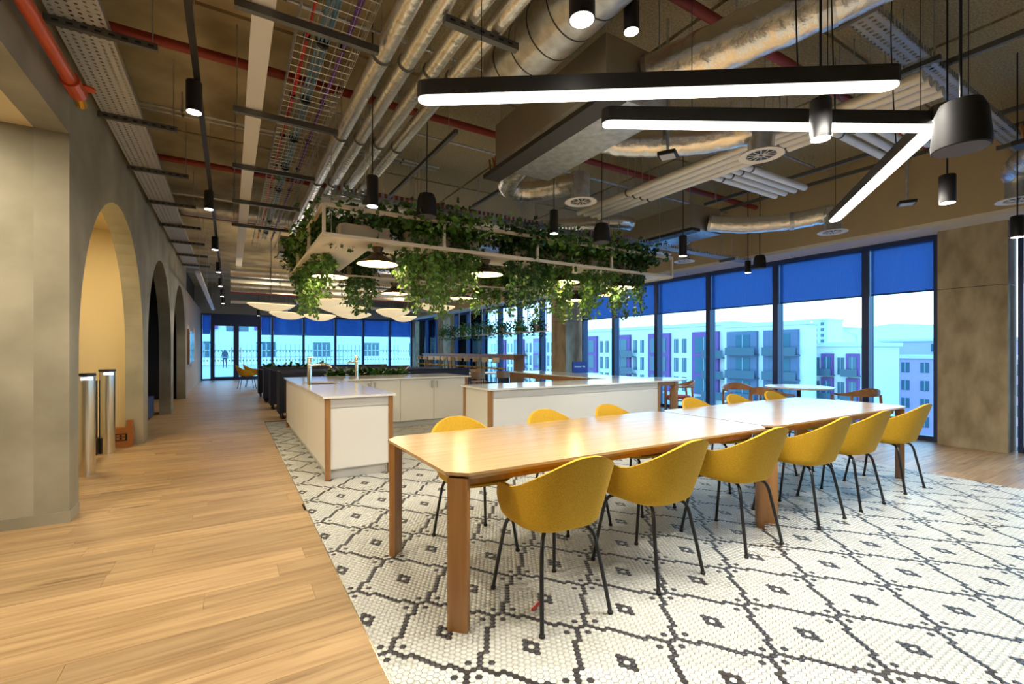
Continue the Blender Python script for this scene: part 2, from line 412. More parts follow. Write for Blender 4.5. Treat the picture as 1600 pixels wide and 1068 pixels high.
# slab panel joints: soffit boards, proud of the slab
for i, (xa, xb) in enumerate([(-.95, 1.2), (1.25, 3.45), (3.5, 5.7), (5.75, 8.1)]):
    for j, (ya, yb) in enumerate([(-1, 2.05), (2.1, 4.6), (4.65, 7.4), (7.45, 10.4)]):
        struct(B().box(xa, xb, ya, yb, ZC-.035, ZC).build('ceiling_panel', CONC if xa < 1 else mat('woodwool panel', (.48, .43, .28), .95, scale=60, col2=(.30, .24, .13), bump=.5)))
SB('wall_back', PLAST, (-5, XW, -2.6, -2.5, 0, ZC))
SB('wall_lobby_end', CREAM, (-5.1, -5, -2.5, 5.06, 0, 3.02))
# bulkhead and soffit at windows
SB('wall_right_bulkhead', BEIGE, (8.2, 8.3, -2.5, YF, 3.09, ZC))
SB('ceiling_window_soffit', WHITEP, (8.2, XW+.15, -2.5, YF, 3.03, 3.09))
for y0 in (1.75, 10.6, 19.6):
    c = B().box(8.6 if y0 < 5 else 8.3, XW+.1, y0, y0+.7, 0, 3.03)
    o = struct(c.build('wall_column', CONC2))
    o2 = SB('trim_joint', DARKG, ((8.6 if y0 < 5 else 8.3)-.0015, XW, y0-.0015, y0+.7015, 2.195, 2.203), parent=o); o2.location = -o.location+o2.location
# window wall
MY = [-1.2, .2, 1.7, 2.5, 3.40, 4.85, 6.29, 7.72, 9.18, 10.46, 11.4, 12.6, 14.0, 15.4, 16.8, 18.2, 19.5, 20.4, 21.8, 23.2, 24.9]
wn = 1
def window_bay(axis, a0, a1, c, zb, blind=True):
    """one glazed bay between mullion centres a0,a1 on plane c"""
    global wn
    def bx(u0, u1, d0, d1, z0, z1):
        return (c+d0, c+d1, u0, u1, z0, z1) if axis == 'y' else (u0, u1, c+d0, c+d1, z0, z1)
    mid = (a0+a1)/2; base = (c, mid, 0) if axis == 'y' else (mid, c, 0)
    root = D.objects.new('window_%d' % wn, None); COL.objects.link(root); root.location = base; struct(root); wn += 1
    fw = .05
    b = B()
    for q in [(a0, a0+fw, -.11, .08, 0, 3.03), (a1-fw, a1, -.11, .08, 0, 3.03), (a0+fw, a1-fw, -.08, .08, 0, .07), (a0+fw, a1-fw, -.11, .08, 2.96, 3.03)]: b.box(*bx(*q))
    b.build('window_frame', FRAME, root, base=base)
    B().box(*bx(a0+fw, a1-fw, .02, .035, .07, 2.96)).build('pane', GLASS, root, base=base)
    if blind:
        B().box(*bx(a0+fw+.01, a1-fw-.01, -.05, -.047, zb, 2.96)).build('blind', BLIND, root, base=base)
        B().box(*bx(a0+fw+.01, a1-fw-.01, -.058, -.04, zb-.025, zb)).build('blind_rail', FRAME, root, base=base)
for i in range(len(MY)-1):
    if MY[i] in (1.7, 19.5) or abs(MY[i]-10.46) < .01: continue
    window_bay('y', MY[i], MY[i+1], XW, 2.24, MY[i] < 11)
# far wall
FX = [-1.13, -.72, 1.2, 1.72, 3.1, 4.6, 6.0, 7.42, 8.66]
for i in range(len(FX)-1):
    if i == 1: continue
    window_bay('x', FX[i], FX[i+1], YF, 2.12)
SB('wall_far_lintel', mat('grey lintel', (.30, .30, .29), .7), (XL-.3, XW, YF-.12, YF+.1, 3.03, ZC))
SB('wall_far_pier', CONC2, (8.66, XW, YF-.6, YF+.1, 0, 3.03))
for i, (a, c) in enumerate(((-.72, .23), (.23, 1.2))):
    root = D.objects.new('door_%d' % (i+1), None); COL.objects.link(root); root.location = ((a+c)/2, YF, 0); struct(root)
    b = B().box(a, a+.11, YF-.06, YF+.06, 0, 2.62).box(c-.11, c, YF-.06, YF+.06, 0, 2.62).box(a+.11, c-.11, YF-.06, YF+.06, 0, .14).box(a+.11, c-.11, YF-.06, YF+.06, 2.48, 2.62)
    b.build('door_frame', FRAME, root, base=root.location)
    B().box(a+.11, c-.11, YF-.01, YF+.01, .14, 2.48).build('pane', GLASS, root, base=root.location)
    hx = c-.17 if i == 0 else a+.17
    B().bar((hx, YF-.1, .8), (hx, YF-.1, 1.5), .03, .03).build('handle', CHROME, root, base=root.location)
SB('trim_2', FRAME, (-.72, 1.2, YF-.06, YF+.06, 2.62, 3.03))
# privacy dots on the far glazing
b = B()
for z in (.85, 1.28):
    x = -1.05
    while x < 8.5:
        b.box(x, x+.05, YF-.03, YF-.026, z, z+.07); x += .14
stuff(tag(b.build('glass_manifestation', mat('frosted dot', (.85, .95, 1), .6)), 'two rows of small white dots across the far glass wall', 'window dots'))

# ================================================================== OUTSIDE
SB('ground_outside', mat('street', (.30, .33, .36), .9), (12, 160, -80, 160, -20.2, -20))
SB('terrace', mat('terrace paving', (.5, .52, .53), .8), (-14, 12, YF+.2, 60, -.3, -.2))
def facade_building(name, label, x0, x1, y0, y1, z0, z1, wallm, face, wins, framem, group=None, glassm=None):
    """wins: list of (u0,u1,z0,z1,kind) on the facade 'x' (plane x=x0, u=y) or 'y' (plane y=y0, u=x)"""
    root = thing(name, label, 'building', ((x0+x1)/2, (y0+y1)/2, z0), 0, group); base = root.location
    B().box(x0, x1, y0, y1, z0, z1).build('wall', wallm, root, base=base)
    B().box(x0-.3, x1+.3, y0-.3, y1+.3, z1, z1+.5).build('parapet', mat('parapet', (.6, .68, .7), .7), root, base=base)
    gm = glassm or mat('far window glass', (.05, .13, .17), .15)
    for (u0, u1, a, c, kind) in wins:
        def bx(d0, d1, u0, u1, a, c): return (x0-d1, x0-d0, u0, u1, a, c) if face == 'x' else (u0, u1, y0-d1, y0-d0, a, c)
        if kind == 'frame':
            B().box(*bx(0, .5, u0, u1, a, c)).build('window_surround', framem, root, base=base)
        elif kind == 'balcony':
            B().box(*bx(.0, 1.2, u0, u1, a, a+.15)).box(*bx(1.15, 1.2, u0, u1, a+.15, c)).build('balcony', mat('balcony grey', (.06, .11, .14), .4), root, base=base)
        else:
            wo = B().box(*bx(.5 if kind == 'in' else .0, .56 if kind == 'in' else .08, u0, u1, a, c)).build('window', gm, root, base=base)
            B().box(*bx(.56 if kind == 'in' else .08, .62 if kind == 'in' else .14, (u0+u1)/2-.06, (u0+u1)/2+.06, a, c)).build('window_mullion', mat('far frame', (.25, .32, .38), .5), wo, base=(0, 0, 0)).location = -base
    return root
CR = mat('cream render', (.70, .72, .64), .8); PUR = mat('purple cladding', (.17, .07, .24), .6); BRK = mat('pale brick', (.46, .36, .52), .8); SLT = mat('slate cladding', (.10, .14, .22), .6)
X1 = 63
wins = []
for k in range(8):
    u = 43.4+k*9.0
    for fz in range(4):
        z = 1.4-fz*3.1
        if fz == 0: wins.append((u-.4, u+4.2, z-6.8, z+2.9, 'frame'))
        wins.append((u+.3, u+3.6, z-.4, z+2.1, 'in'))
        wins.append((u+5.6, u+6.4, z-.4, z+1.9, 'flat')); wins.append((u+7.2, u+8.0, z-.4, z+1.9, 'flat'))
    if k % 2 == 0:
        for fz in range(3): wins.append((u-1.6, u+2.0, .2-fz*3.1, 1.4-fz*3.1, 'balcony'))
facade_building('apartment_block', 'cream apartment block with purple framed window bays across the street', X1, X1+14, 41.4, 118, -20, 5.2, CR, 'x', wins, PUR)
wins = []
for k in range(2):
    for fz in range(4):
        z = 1.6-fz*3.1; u = 29.6+k*5.2
        wins.append((u+.5, u+4.8, z-.8, z+2.4, 'frame')); wins.append((u+1.4, u+3.4, z-.6, z+1.9, 'in')); wins.append((u+.4, u+4.6, z-.9, z+.2, 'balcony'))
facade_building('apartment_tower', 'slate and white corner block with recessed balconies', X1-3, X1-.6, 29.3, 40.2, -20, 4.6, mat('white frame render', (.72, .78, .8), .7), 'x', wins, SLT)
wins = []
for k in range(4):
    for fz in range(4):
        z = -1.2-fz*3.0; u = 25.6+k*1.4
        if k % 2 == 0: wins += [(u-.1, u+1.2, z-.6, z+2.2, 'frame'), (u+.1, u+.9, z-.5, z+1.8, 'in'), (u-.2, u+1.5, z-.6, z+.3, 'balcony')]
        else: wins.append((u+.2, u+.9, z-.4, z+1.7, 'flat'))
facade_building('low_apartment_block', 'lower cream block with purple balcony recesses beside the slate tower', X1+1.6, X1+12, 25.2, 31.4, -20, 1.9, CR, 'x', wins, PUR)
wins = [(u, u+1.0, z, z+1.5, 'flat') for z in (-1.9, -4.6, -7.3, -10, -12.7) for u in [3+2.3*q for q in range(12)]]
facade_building('brick_block', 'long mauve brick housing block with rows of small windows', 88, 100, -14, 31.5, -26, .2, BRK, 'x', wins, PUR)
wins = [(u, u+.9, z, z+1.5, 'flat') for z in (1.2,) for u in [4+3.2*q for q in range(10)]]
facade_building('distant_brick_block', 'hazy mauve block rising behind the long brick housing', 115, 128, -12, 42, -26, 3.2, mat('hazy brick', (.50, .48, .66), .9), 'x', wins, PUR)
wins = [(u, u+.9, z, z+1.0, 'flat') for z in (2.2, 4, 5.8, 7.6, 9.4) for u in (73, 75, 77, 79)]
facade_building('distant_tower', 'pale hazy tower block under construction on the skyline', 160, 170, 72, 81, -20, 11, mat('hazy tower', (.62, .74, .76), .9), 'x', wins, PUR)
cr = thing('tower_crane', 'thin grey construction crane leaning above the far rooftops', 'crane', (180, 72, -20))
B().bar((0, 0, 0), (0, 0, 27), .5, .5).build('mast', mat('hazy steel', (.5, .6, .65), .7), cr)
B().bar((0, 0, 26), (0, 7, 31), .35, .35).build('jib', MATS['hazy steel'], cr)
o = B(); n = 24; vs = []
for k in range(n+1): vs += [(230, -160+k*16, -30), (230, -160+k*16, 9+4*math.sin(k*.9)+3*math.sin(k*2.3))]
o.add(vs+[(q[0]+60, q[1], q[2]) for q in vs], [(2*k, 2*k+2, 2*k+3, 2*k+1) for k in range(n)]+[(2*k+1, 2*k+3, 2*k+3+len(vs), 2*k+1+len(vs)) for k in range(n)])
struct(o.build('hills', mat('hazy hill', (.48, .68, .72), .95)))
# opposite the far doors
wins = []
for k in range(6):
    u = -10+k*6.2
    wins.append((u, u+2.6, 3.8, 5.6, 'frame')); wins.append((u+3.4, u+5.6, 3.6, 5.2, 'flat')); wins.append((u+.2, u+2.2, .6, 2.4, 'flat'))
facade_building('white_block', 'pale block with purple panels seen through the far doors', -14, 26, 62, 76, -14, 9, mat('pale render', (.60, .74, .74), .8), 'y', wins, PUR)
rl = thing('terrace_fence', 'slatted grey green fence along the terrace outside the far doors', 'fence', (4, 58, -.2))
for k in range(60): B().bar((-14+k*.48, 0, 0), (-14+k*.48, 0, 2.3), .3, .06).build('slat', mat('grey green slat', (.38, .52, .48), .8), rl)
B().bar((-14, .06, 1.6), (14.4, .06, 1.6), .06, .12).build('rail', MATS['grey green slat'], rl)
gr = thing('terrace_balustrade', 'low balustrade rail with thin posts on the terrace beyond the glass', 'balustrade', (3.5, 33, -.2))
B().bar((-6, 0, 1.15), (7, 0, 1.15), .06, .05).build('rail', STEEL, gr)
for k in range(9): B().bar((-6+k*1.6, 0, 0), (-6+k*1.6, 0, 1.15), .05, .05).build('post', STEEL, gr)
# person on the terrace: one continuous skinned body
def person():
    vs = [(0, 0, .95), (0, 0, 1.2), (0, 0, 1.42), (0, 0, 1.52), (0, 0, 1.66), (.17, 0, 1.40), (.22, .03, 1.12), (.21, -.06, .84), (-.17, 0, 1.40), (-.22, -.03, 1.12), (-.21, -.1, .86),
          (.1, 0, .9), (.12, .02, .5), (.12, .05, .07), (.13, -.1, .03), (-.1, 0, .9), (-.12, -.06, .5), (-.12, .02, .07), (-.13, -.13, .03)]
    es = [(0, 1), (1, 2), (2, 3), (3, 4), (2, 5), (5, 6), (6, 7), (2, 8), (8, 9), (9, 10), (0, 11), (11, 12), (12, 13), (13, 14), (0, 15), (15, 16), (16, 17), (17, 18)]
    rad = [.15, .14, .16, .06, .105, .075, .055, .045, .075, .055, .045, .1, .075, .05, .045, .1, .075, .05, .045]
    me = D.meshes.new('person'); me.from_pydata(vs, es, []); me.materials.append(mat('dark clothing', (.04, .06, .09), .8))
    o = D.objects.new('person', me); COL.objects.link(o)
    md = o.modifiers.new('skin', 'SKIN')
    for i, s in enumerate(me.skin_vertices[0].data): s.radius = (rad[i], rad[i]*.8); s.use_root = (i == 0)
    o.modifiers.new('sub', 'SUBSURF').levels = 1
    o.location = (-.42, 49, -.2); tag(o, 'person in dark clothes walking on the terrace beyond the glass doors', 'person')
person()

# ================================================================== FURNITURE
def chamfer_rect(x0, x1, y0, y1, c): return [(x0+c, y0), (x1-c, y0), (x1, y0+c), (x1, y1-c), (x1-c, y1), (x0+c, y1), (x0, y1-c), (x0, y0+c)]
def table(x0, x1, label):
    y0, y1, z = 1.95, 3.05, .757; base = Vector(((x0+x1)/2, (y0+y1)/2, 0)); t = thing('dining_table', label, 'table', base, 0, 'long oak tables')
    b = B(); n = 8; P = chamfer_rect(x0, x1, y0, y1, .085); Q = chamfer_rect(x0+.03, x1-.03, y0+.03, y1-.03, .085)
    b.add([(x, y, z-.038) for x, y in Q]+[(x, y, z-.014) for x, y in P]+[(x, y, z) for x, y in P],
          [tuple(range(7, -1, -1)), tuple(range(16, 24))]+[(i, (i+1) % 8, 8+(i+1) % 8, 8+i) for i in range(8)]+[(8+i, 8+(i+1) % 8, 16+(i+1) % 8, 16+i) for i in range(8)])
    b.build('table_top', OAKT, t, base=base)
    for (cx, cy, sx_, sy_) in ((x0, y0, 1, 1), (x1, y0, -1, 1), (x1, y1, -1, -1), (x0, y1, 1, -1)):
        px, py = cx+sx_*.052, cy+sy_*.052; d = Vector((sx_, sy_, 0)).normalized()
        e = Vector((-d.y, d.x, 0)); vs = [Vector((px, py, 0))+d*a+e*c for a, c in ((-.01, -.05), (.03, -.05), (.03, .05), (-.01, .05))]
        B().prism([(v.x, v.y) for v in vs], .0, z-.03).build('leg', OAKL, t, base=base)
    B().box(x0+.09, x1-.09, y0+.1, y0+.125, z-.085, z-.038).box(x0+.09, x1-.09, y1-.125, y1-.1, z-.085, z-.038).box(x0+.1, x0+.125, y0+.125, y1-.125, z-.085, z-.038).box(x1-.125, x1-.1, y0+.125, y1-.125, z-.085, z-.038).build('apron', OAKL, t, base=base)
table(.87, 3.49, 'long oak table with chamfered corners, its end towards the plank corridor')
table(3.51, 6.05, 'long oak table with chamfered corners, its end towards the concrete column')

def chair_shell():
    n = 48; m = 12; th = .022
    def rim(a):  # a: angle from the back, 0..pi
        a = abs(a)
        def ss(e0, e1, x): t = min(1, max(0, (x-e0)/(e1-e0))); return t*t*(3-2*t)
        h = .835-.18*ss(.1, 1.5, a)-.18*ss(1.75, 2.45, a)
        return h
    def surf(off):
        rows = []
        for j in range(m+1):
            s = j/m; rw = []
            for k in range(n):
                a = -PI+2*PI*k/n; H = rim(a)
                # lower half: underside bowl, then up the wall
                if s < .45: q = s/.45; rad = .235*math.sin(q*PI/2)**.8; z = .425+.05*(1-math.cos(q*PI/2))
                else: q = (s-.45)/.55; rad = .235+.065*q**.8*(H-.42)/.4; z = .475+(H-.475)*q
                rad -= off; z += off*.9 if s < .45 else (off*.9*(1-(s-.45)/.55))
                sq = 1+.06*math.cos(4*a)*-1
                x = math.sin(a)*rad*1.03*sq; y = -math.cos(a)*rad*1.08*sq
                y -= max(0, z-.5)*.16*max(0, math.cos(a))
                rw.append((x, y, z))
            rows.append(rw)
        return rows
    b = B(); o, i = surf(0), surf(th); vs = [v for r in o for v in r]+[v for r in i for v in r]; N = (m+1)*n; fs = []
    for j in range(m):
        for k in range(n):
            k2 = (k+1) % n
            fs.append((j*n+k2, j*n+k, (j+1)*n+k, (j+1)*n+k2)); fs.append((N+j*n+k, N+j*n+k2, N+(j+1)*n+k2, N+(j+1)*n+k))
    for k in range(n): k2 = (k+1) % n; fs.append((m*n+k2, m*n+k, N+m*n+k, N+m*n+k2))
    return b.add(vs, fs)
def make_chair():
    t = thing('tub_chair', '', 'chair', group='mustard tub chairs around the long tables')
    chair_shell().build('shell', YEL, t, base=(0, 0, 0), smooth=True)
    b = B(); b.lathe([(.0, .462), (.17, .462), (.205, .472), (.212, .487), (.20, .502), (.15, .512), (.0, .515)], (0, .01, 0), 28, cap=False); b.build('seat_cushion', YELS, t, base=(0, 0, 0), smooth=True)
    for sx_ in (-1, 1):
        for sy_, fy in ((-1, -.255), (1, .25)):
            pts = smooth_path([(sx_*.05, sy_*.05, .432), (sx_*.12, sy_*.14, .428), (sx_*.155, sy_*.18, .395), (sx_*.175, sy_*.205, .28), (sx_*.205, fy, .012)], 5)
            l = B().tube(pts, .0105, 8).build('leg', BLACK, t, base=(0, 0, 0), smooth=True)
            B().lathe([(.014, 0), (.015, .012), (.011, .016)], (sx_*.205, fy, 0), 10).build('foot_glide', BLKPL, l, base=(0, 0, 0))
    return t
proto = make_chair()
NEARX = [1.45, 2.19, 3.04, 3.95, 4.66, 5.56]; FARX = [1.44, 2.27, 3.0, 4.18, 4.94, 5.69]
for i in range(6):
    for side in (0, 1):
        x = (NEARX if side == 0 else FARX)[i]; o = proto if (i == 0 and side == 0) else copy_tree(proto)
        o.location = (x, 2.0 if side == 0 else 2.86, 0); o.rotation_euler = (0, 0, R.uniform(-.06, .06)+(0 if side == 0 else PI))
        o['label'] = 'mustard tub chair, %s from the plank corridor, on the table side %s' % (ORD[i], 'away from the counters' if side == 0 else 'facing the counters')

# counters
CT = .865
def post(b, x, y, s=.05): b.box(x, x+s, y, y+s, 0, CT-.022)
def counter_left():
    base = Vector((1.17, 7, 0)); t = thing('kitchen_island', 'white kitchen island with oak corner posts and a sink beside the plank corridor', 'counter', base)
    B().box(.84, 1.5, 5.04, 8.9, .1, CT-.22).box(.84, 1.5, 5.04, 6.84, CT-.22, CT-.022).box(.84, 1.5, 7.46, 8.9, CT-.22, CT-.022).box(.84, .915, 6.84, 7.46, CT-.22, CT-.022).box(1.345, 1.5, 6.84, 7.46, CT-.22, CT-.022).build('body', WHITEC, t, base=base)
    B().box(.88, 1.46, 5.08, 8.86, 0, .1).build('plinth', GREYC, t, base=base)
    B().box(.88, 1.48, 5.03, 5.04, .11, .73).build('end_panel', WHITEC, t, base=base)
    B().box(.86, 1.48, 5.028, 5.045, .745, CT-.022).build('top_rail', GREYC, t, base=base)
    for i in range(3): B().box(.832, .84, 5.1+i*1.27, 5.1+i*1.27+1.26, .11, CT-.03).build('side_panel', WHITEC, t, base=base)
    for (x, y) in ((.83, 5.02), (1.48, 5.02), (.83, 8.87)): b = B(); post(b, x, y); b.build('corner_post', OAKL, t, base=base)
def counter_back():
    base = Vector((2.7, 8.4, 0)); t = thing('base_cabinet', 'run of white base cabinets with bar handles behind the island', 'cabinet', base)
    B().box(1.5, 3.8, 7.87, 8.9, .1, CT-.022).build('body', WHITEC, t, base=base)
    B().box(1.5, 3.76, 7.92, 8.86, 0, .1).build('plinth', GREYC, t, base=base)
    xs = [1.53, 2.02, 2.52, 3.14, 3.76]
    for i in range(4):
        d = B().box(xs[i]+.003, xs[i+1]-.003, 7.85, 7.87, .11, CT-.03).build('door', WHITEC, t, base=base)
        hx = xs[i+1]-.05 if i % 2 == 0 else xs[i]+.05
        h = B().bar((hx, 7.82, .67), (hx, 7.82, .80), .012, .012).bar((hx, 7.85, .69), (hx, 7.82, .69), .01, .01).bar((hx, 7.85, .78), (hx, 7.82, .78), .01, .01).build('handle', CHROME, d, base=(0, 0, 0)); h.location = -base
    b = B(); post(b, 3.77, 7.84); b.build('corner_post', OAKL, t, base=base)
counter_left(); counter_back()
# L-shaped worktop with sink cut-out
b = B()
for q in [(.80, 1.55, 4.99, 6.85), (.80, .92, 6.85, 7.45), (1.34, 1.55, 6.85, 7.45), (.80, 1.55, 7.45, 8.98), (1.55, 3.86, 7.8, 8.98)]: b.box(*q, CT-.022, CT)
tag(b.build('worktop', QUARTZ), 'L-shaped white quartz worktop with a sink cut-out and two taps', 'worktop')
b = B().box(.92, 1.34, 6.85, 6.86, CT-.2, CT-.02).box(.92, 1.34, 7.44, 7.45, CT-.2, CT-.02).box(.92, .93, 6.86, 7.44, CT-.2, CT-.02).box(1.33, 1.34, 6.86, 7.44, CT-.2, CT-.02).box(.92, 1.34, 6.85, 7.45, CT-.21, CT-.2)
tag(b.build('sink', CHROME), 'rectangular steel sink set in the island worktop', 'sink')
def tap(x, y, d, label, h=.33):
    t = thing('tap', label, 'tap', (x, y, CT)); B().lathe([(.032, 0), (.032, h), (.028, h+.01)], n=16).build('column', CHROME, t, smooth=True)
    B().tube(smooth_path([(0, 0, h*.72), (d*.14, 0, h*.74), (d*.25, 0, h*.73), (d*.29, 0, h*.62)], 5), .016, 10).build('spout', CHROME, t, smooth=True)
    B().tube([(0, 0, h), (-d*.01, 0, h+.012), (d*.06, 0, h+.014)], .008, 8).build('lever', CHROME, t, smooth=True)
tap(.96, 7.1, 1, 'tall brushed steel tap with side spout beside the island sink', .36); tap(1.95, 8.6, -.5, 'slim brushed steel tap on the back worktop by the plants', .36)
def counter_right():
    base = Vector((4.3, 5.4, 0)); t = thing('kitchen_island', 'white kitchen island with oak posts and an open oak end', 'counter', base)
    B().box(2.73, 5.74, 5.0, 5.72, .1, CT-.022).build('body', WHITEC, t, base=base)
    B().box(2.77, 5.7, 5.04, 5.68, 0, .1).build('plinth', GREYC, t, base=base)
    B().box(2.78, 5.73, 4.988, 5.0, .745, CT-.022).build('top_rail', GREYC, t, base=base)
    B().box(2.78, 5.73, 4.99, 5.0, .11, .735).build('front_panel', WHITEC, t, base=base)
    for (x, y) in ((2.715, 4.98), (2.715, 5.68), (5.73, 4.98)): b = B(); post(b, x, y); b.build('corner_post', OAKL, t, base=base)
    for (x, y) in ((6.13, 4.99), (6.13, 8.9), (5.42, 8.9)): b = B(); post(b, x, y, .075); b.build('leg', OAKL, t, base=base)
    B().box(5.42, 5.45, 5.73, 8.9, CT-.11, CT-.022).box(5.78, 6.13, 5.0, 5.03, CT-.09, CT-.022).box(6.17, 6.2, 5.06, 8.9, CT-.11, CT-.022).build('apron', OAKL, t, base=base)
    B().box(2.69, 6.23, 4.95, 5.75, CT-.022, CT).box(5.39, 6.23, 5.75, 9.0, CT-.022, CT).build('worktop', QUARTZ, t, base=base)
counter_right()

# booths
def booth(y, x0, x1, label, z=.9):
    base = Vector(((x0+x1)/2, y, 0)); t = thing('booth_bench', label, 'bench', base, 0, 'navy booth benches')
    b = B(); pr = [(0, .12), (.55, .12), (.55, .42), (.2, .45), (.14, z-.03), (.1, z), (.03, z), (0, z-.04)]
    n = len(pr); vs = [(x, y+d, zz) for x in (x0, x1) for d, zz in pr]
    b.add(vs, [tuple(range(n)), tuple(range(2*n-1, n-1, -1))]+[(i, n+i, n+(i+1) % n, (i+1) % n) for i in range(n)]); b.build('upholstery', NAVY, t, base=base)
    B().box(x0-.03, x0, y-.01, y+.6, .1, z+.005).build('end_panel', NAVY, t, base=base)
    for x in (x0+.02, x1-.05):
        for d in (.05, .48): B().box(x, x+.03, y+d, y+d+.03, 0, .12).build('leg', BLACK, t, base=base)
for i, (y, x1) in enumerate(((10.0, 4.9), (11.7, 4.8), (13.4, 4.6), (15.1, 4.4))):
    booth(y, .84-.04*i, x1, 'navy upholstered booth bench, %s row behind the white kitchen counters' % ORD[i], .9+.02*(i == 0))
def round_table(x, y, r, label, z=.74, top=None):
    t = thing('round_table', label, 'table', (x, y, 0)); B().lathe([(r-.01, z-.025), (r, z-.015), (r, z), (r-.004, z+.002)], n=40).build('table_top', top or mat('white table top', (.8, .84, .86), .25), t, smooth=True)
    B().lathe([(.03, .02), (.03, z-.02)], n=12).build('pedestal', BLACK, t, smooth=True); B().lathe([(.25, 0), (.25, .012), (.04, .03)], n=28).build('base', BLACK, t, smooth=True)
def wood_chair():
    t = thing('wooden_armchair', '', 'chair', group='curved wooden armchairs by the windows')
    B().lathe([(0, .43), (.22, .43), (.235, .45), (.22, .475), (0, .485)], n=24, cap=False).build('seat_pad', REDF, t, smooth=True)
    for sx_ in (-1, 1):
        B().tube([(sx_*.25, .20, 0), (sx_*.235, .19, .64)], [.016, .019], 8).build('leg', WOODC, t, smooth=True)
        B().tube([(sx_*.22, -.25, 0), (sx_*.23, -.19, .66)], [.016, .019], 8).build('leg', WOODC, t, smooth=True)
    n = 18; b = B(); vs = []
    for k in range(n+1):
        a = -PI*.62+PI*1.24*k/n; f = max(0, math.cos(a)); h = .03+.10*f**2; r = .265
        for (rr, zz) in ((r, .64), (r+.028, .64), (r+.035, .64+h), (r+.012, .64+h)): vs.append((math.sin(a)*rr, -math.cos(a)*rr+.0, zz))
    b.add(vs, [(k*4+i, k*4+(i+1) % 4, k*4+4+(i+1) % 4, k*4+4+i) for k in range(n) for i in range(4)]+[(3, 2, 1, 0), (n*4, n*4+1, n*4+2, n*4+3)])
    b.build('backrest', WOODC, t, smooth=True)
    B().tube([(-.235, .19, .4), (.235, .19, .4)], .013, 8).tube([(-.225, -.2, .4), (.225, -.2, .4)], .013, 8).tube([(-.235, .19, .4), (-.225, -.2, .4)], .013, 8).tube([(.235, .19, .4), (.225, -.2, .4)], .013, 8).build('seat_frame', WOODC, t, smooth=True)
    return t
wc = wood_chair(); first = True
round_table(8.05, 4.05, .5, 'round white pedestal table beside the window nearest the concrete column')
round_table(8.0, 6.75, .45, 'round white pedestal table by the windows behind the oak counter end')
round_table(7.95, 9.3, .42, 'round white pedestal table in front of the second concrete column')
WCH = [(7.55, 4.75, 2.5, 'curved wooden armchair with coral seat, back to the white counters, at the first round table'), (8.35, 3.35, -.5, 'curved wooden armchair between the round table and the concrete column'),
       (7.35, 5.9, .9, 'curved wooden armchair with coral seat standing clear of the window mullion'), (7.35, 4.1, -1.6, 'curved wooden armchair turned its back to the long oak table'),
       (6.75, 6.3, -1.3, 'curved wooden armchair with coral seat tucked under the open oak counter end'), (7.2, 6.9, -1.5, 'curved wooden armchair with coral seat behind the one under the counter'), (7.3, 9.2, -1.5, 'curved wooden armchair by the table before the second column')]
for x, y, rz, lab in WCH:
    o = wc if first else copy_tree(wc); first = False
    o.location = (x, y, 0); o.rotation_euler = (0, 0, rz); o['label'] = lab
sg = thing('table_sign', 'small blue sign with white lettering standing before the concrete column', 'sign', (7.95, 9.55, .745))
B().box(-.25, .25, -.01, .01, 0, .3).build('panel', SIGNB, sg)
# white strokes standing for the sign's two printed words (letters about 1 px high)
b = B()
for k in range(11):
    if k != 7: b.box(-.19+k*.034, -.165+k*.034, -.0125, -.01, .15, .15+(.045 if k in (0, 8) else .033))
b.build('lettering', SIGNT, sg)
# high bar along the windows with stools
hb = thing('bar_table', 'long high wooden bar table along the far windows', 'table', (7.75, 16.2, 0)); base = hb.location
B().box(7.5, 8.0, 12.2, 20.2, 1.17, 1.22).build('table_top', OAKL, hb, base=base); B().box(7.55, 7.6, 12.25, 20.15, 1.05, 1.17).build('apron', OAKL, hb, base=base)
for y in (12.3, 14.9, 17.5, 20.1): B().box(7.6, 7.95, y, y+.06, 0, 1.17).build('leg', OAKL, hb, base=base)
st = thing('bar_stool', 'bar stool with mustard seat, curved back and black legs at the long window bar', 'stool', group='stools at the window bar')
B().lathe([(.0, .76), (.19, .76), (.2, .78), (.18, .80), (0, .805)], n=18, cap=False).build('seat', YELS, st, smooth=True)
n = 10; b = B(); vs = []
for k in range(n+1):
    a = -1.1+2.2*k/n
    for rr, zz in ((.2, .97), (.215, .97), (.215, 1.12), (.2, 1.12)): vs.append((-math.cos(a)*rr, math.sin(a)*rr, zz))
b.add(vs, [(k*4+i, k*4+(i+1) % 4, k*4+4+(i+1) % 4, k*4+4+i) for k in range(n) for i in range(4)]+[(3, 2, 1, 0), (n*4, n*4+1, n*4+2, n*4+3)]); b.build('backrest', mat('pale ply', (.50, .42, .30), .5), st, smooth=True)
for sx_ in (-1, 1):
    for sy_ in (-1, 1): B().tube([(sx_*.2, sy_*.19, 0), (sx_*.16, sy_*.16, .78), (sx_*.18, sy_*.17, 1.0) if sx_ < 0 else (sx_*.15, sy_*.15, .79)], .011, 6).build('leg', BLACK, st)
B().tube([(-.18, -.17, .3), (.18, -.17, .3), (.18, .17, .3), (-.18, .17, .3), (-.18, -.17, .3)], .009, 6).build('foot_ring', BLACK, st)
for i in range(11):
    o = st if i == 0 else copy_tree(st); o.location = (7.18, 12.55+.68*i, 0)
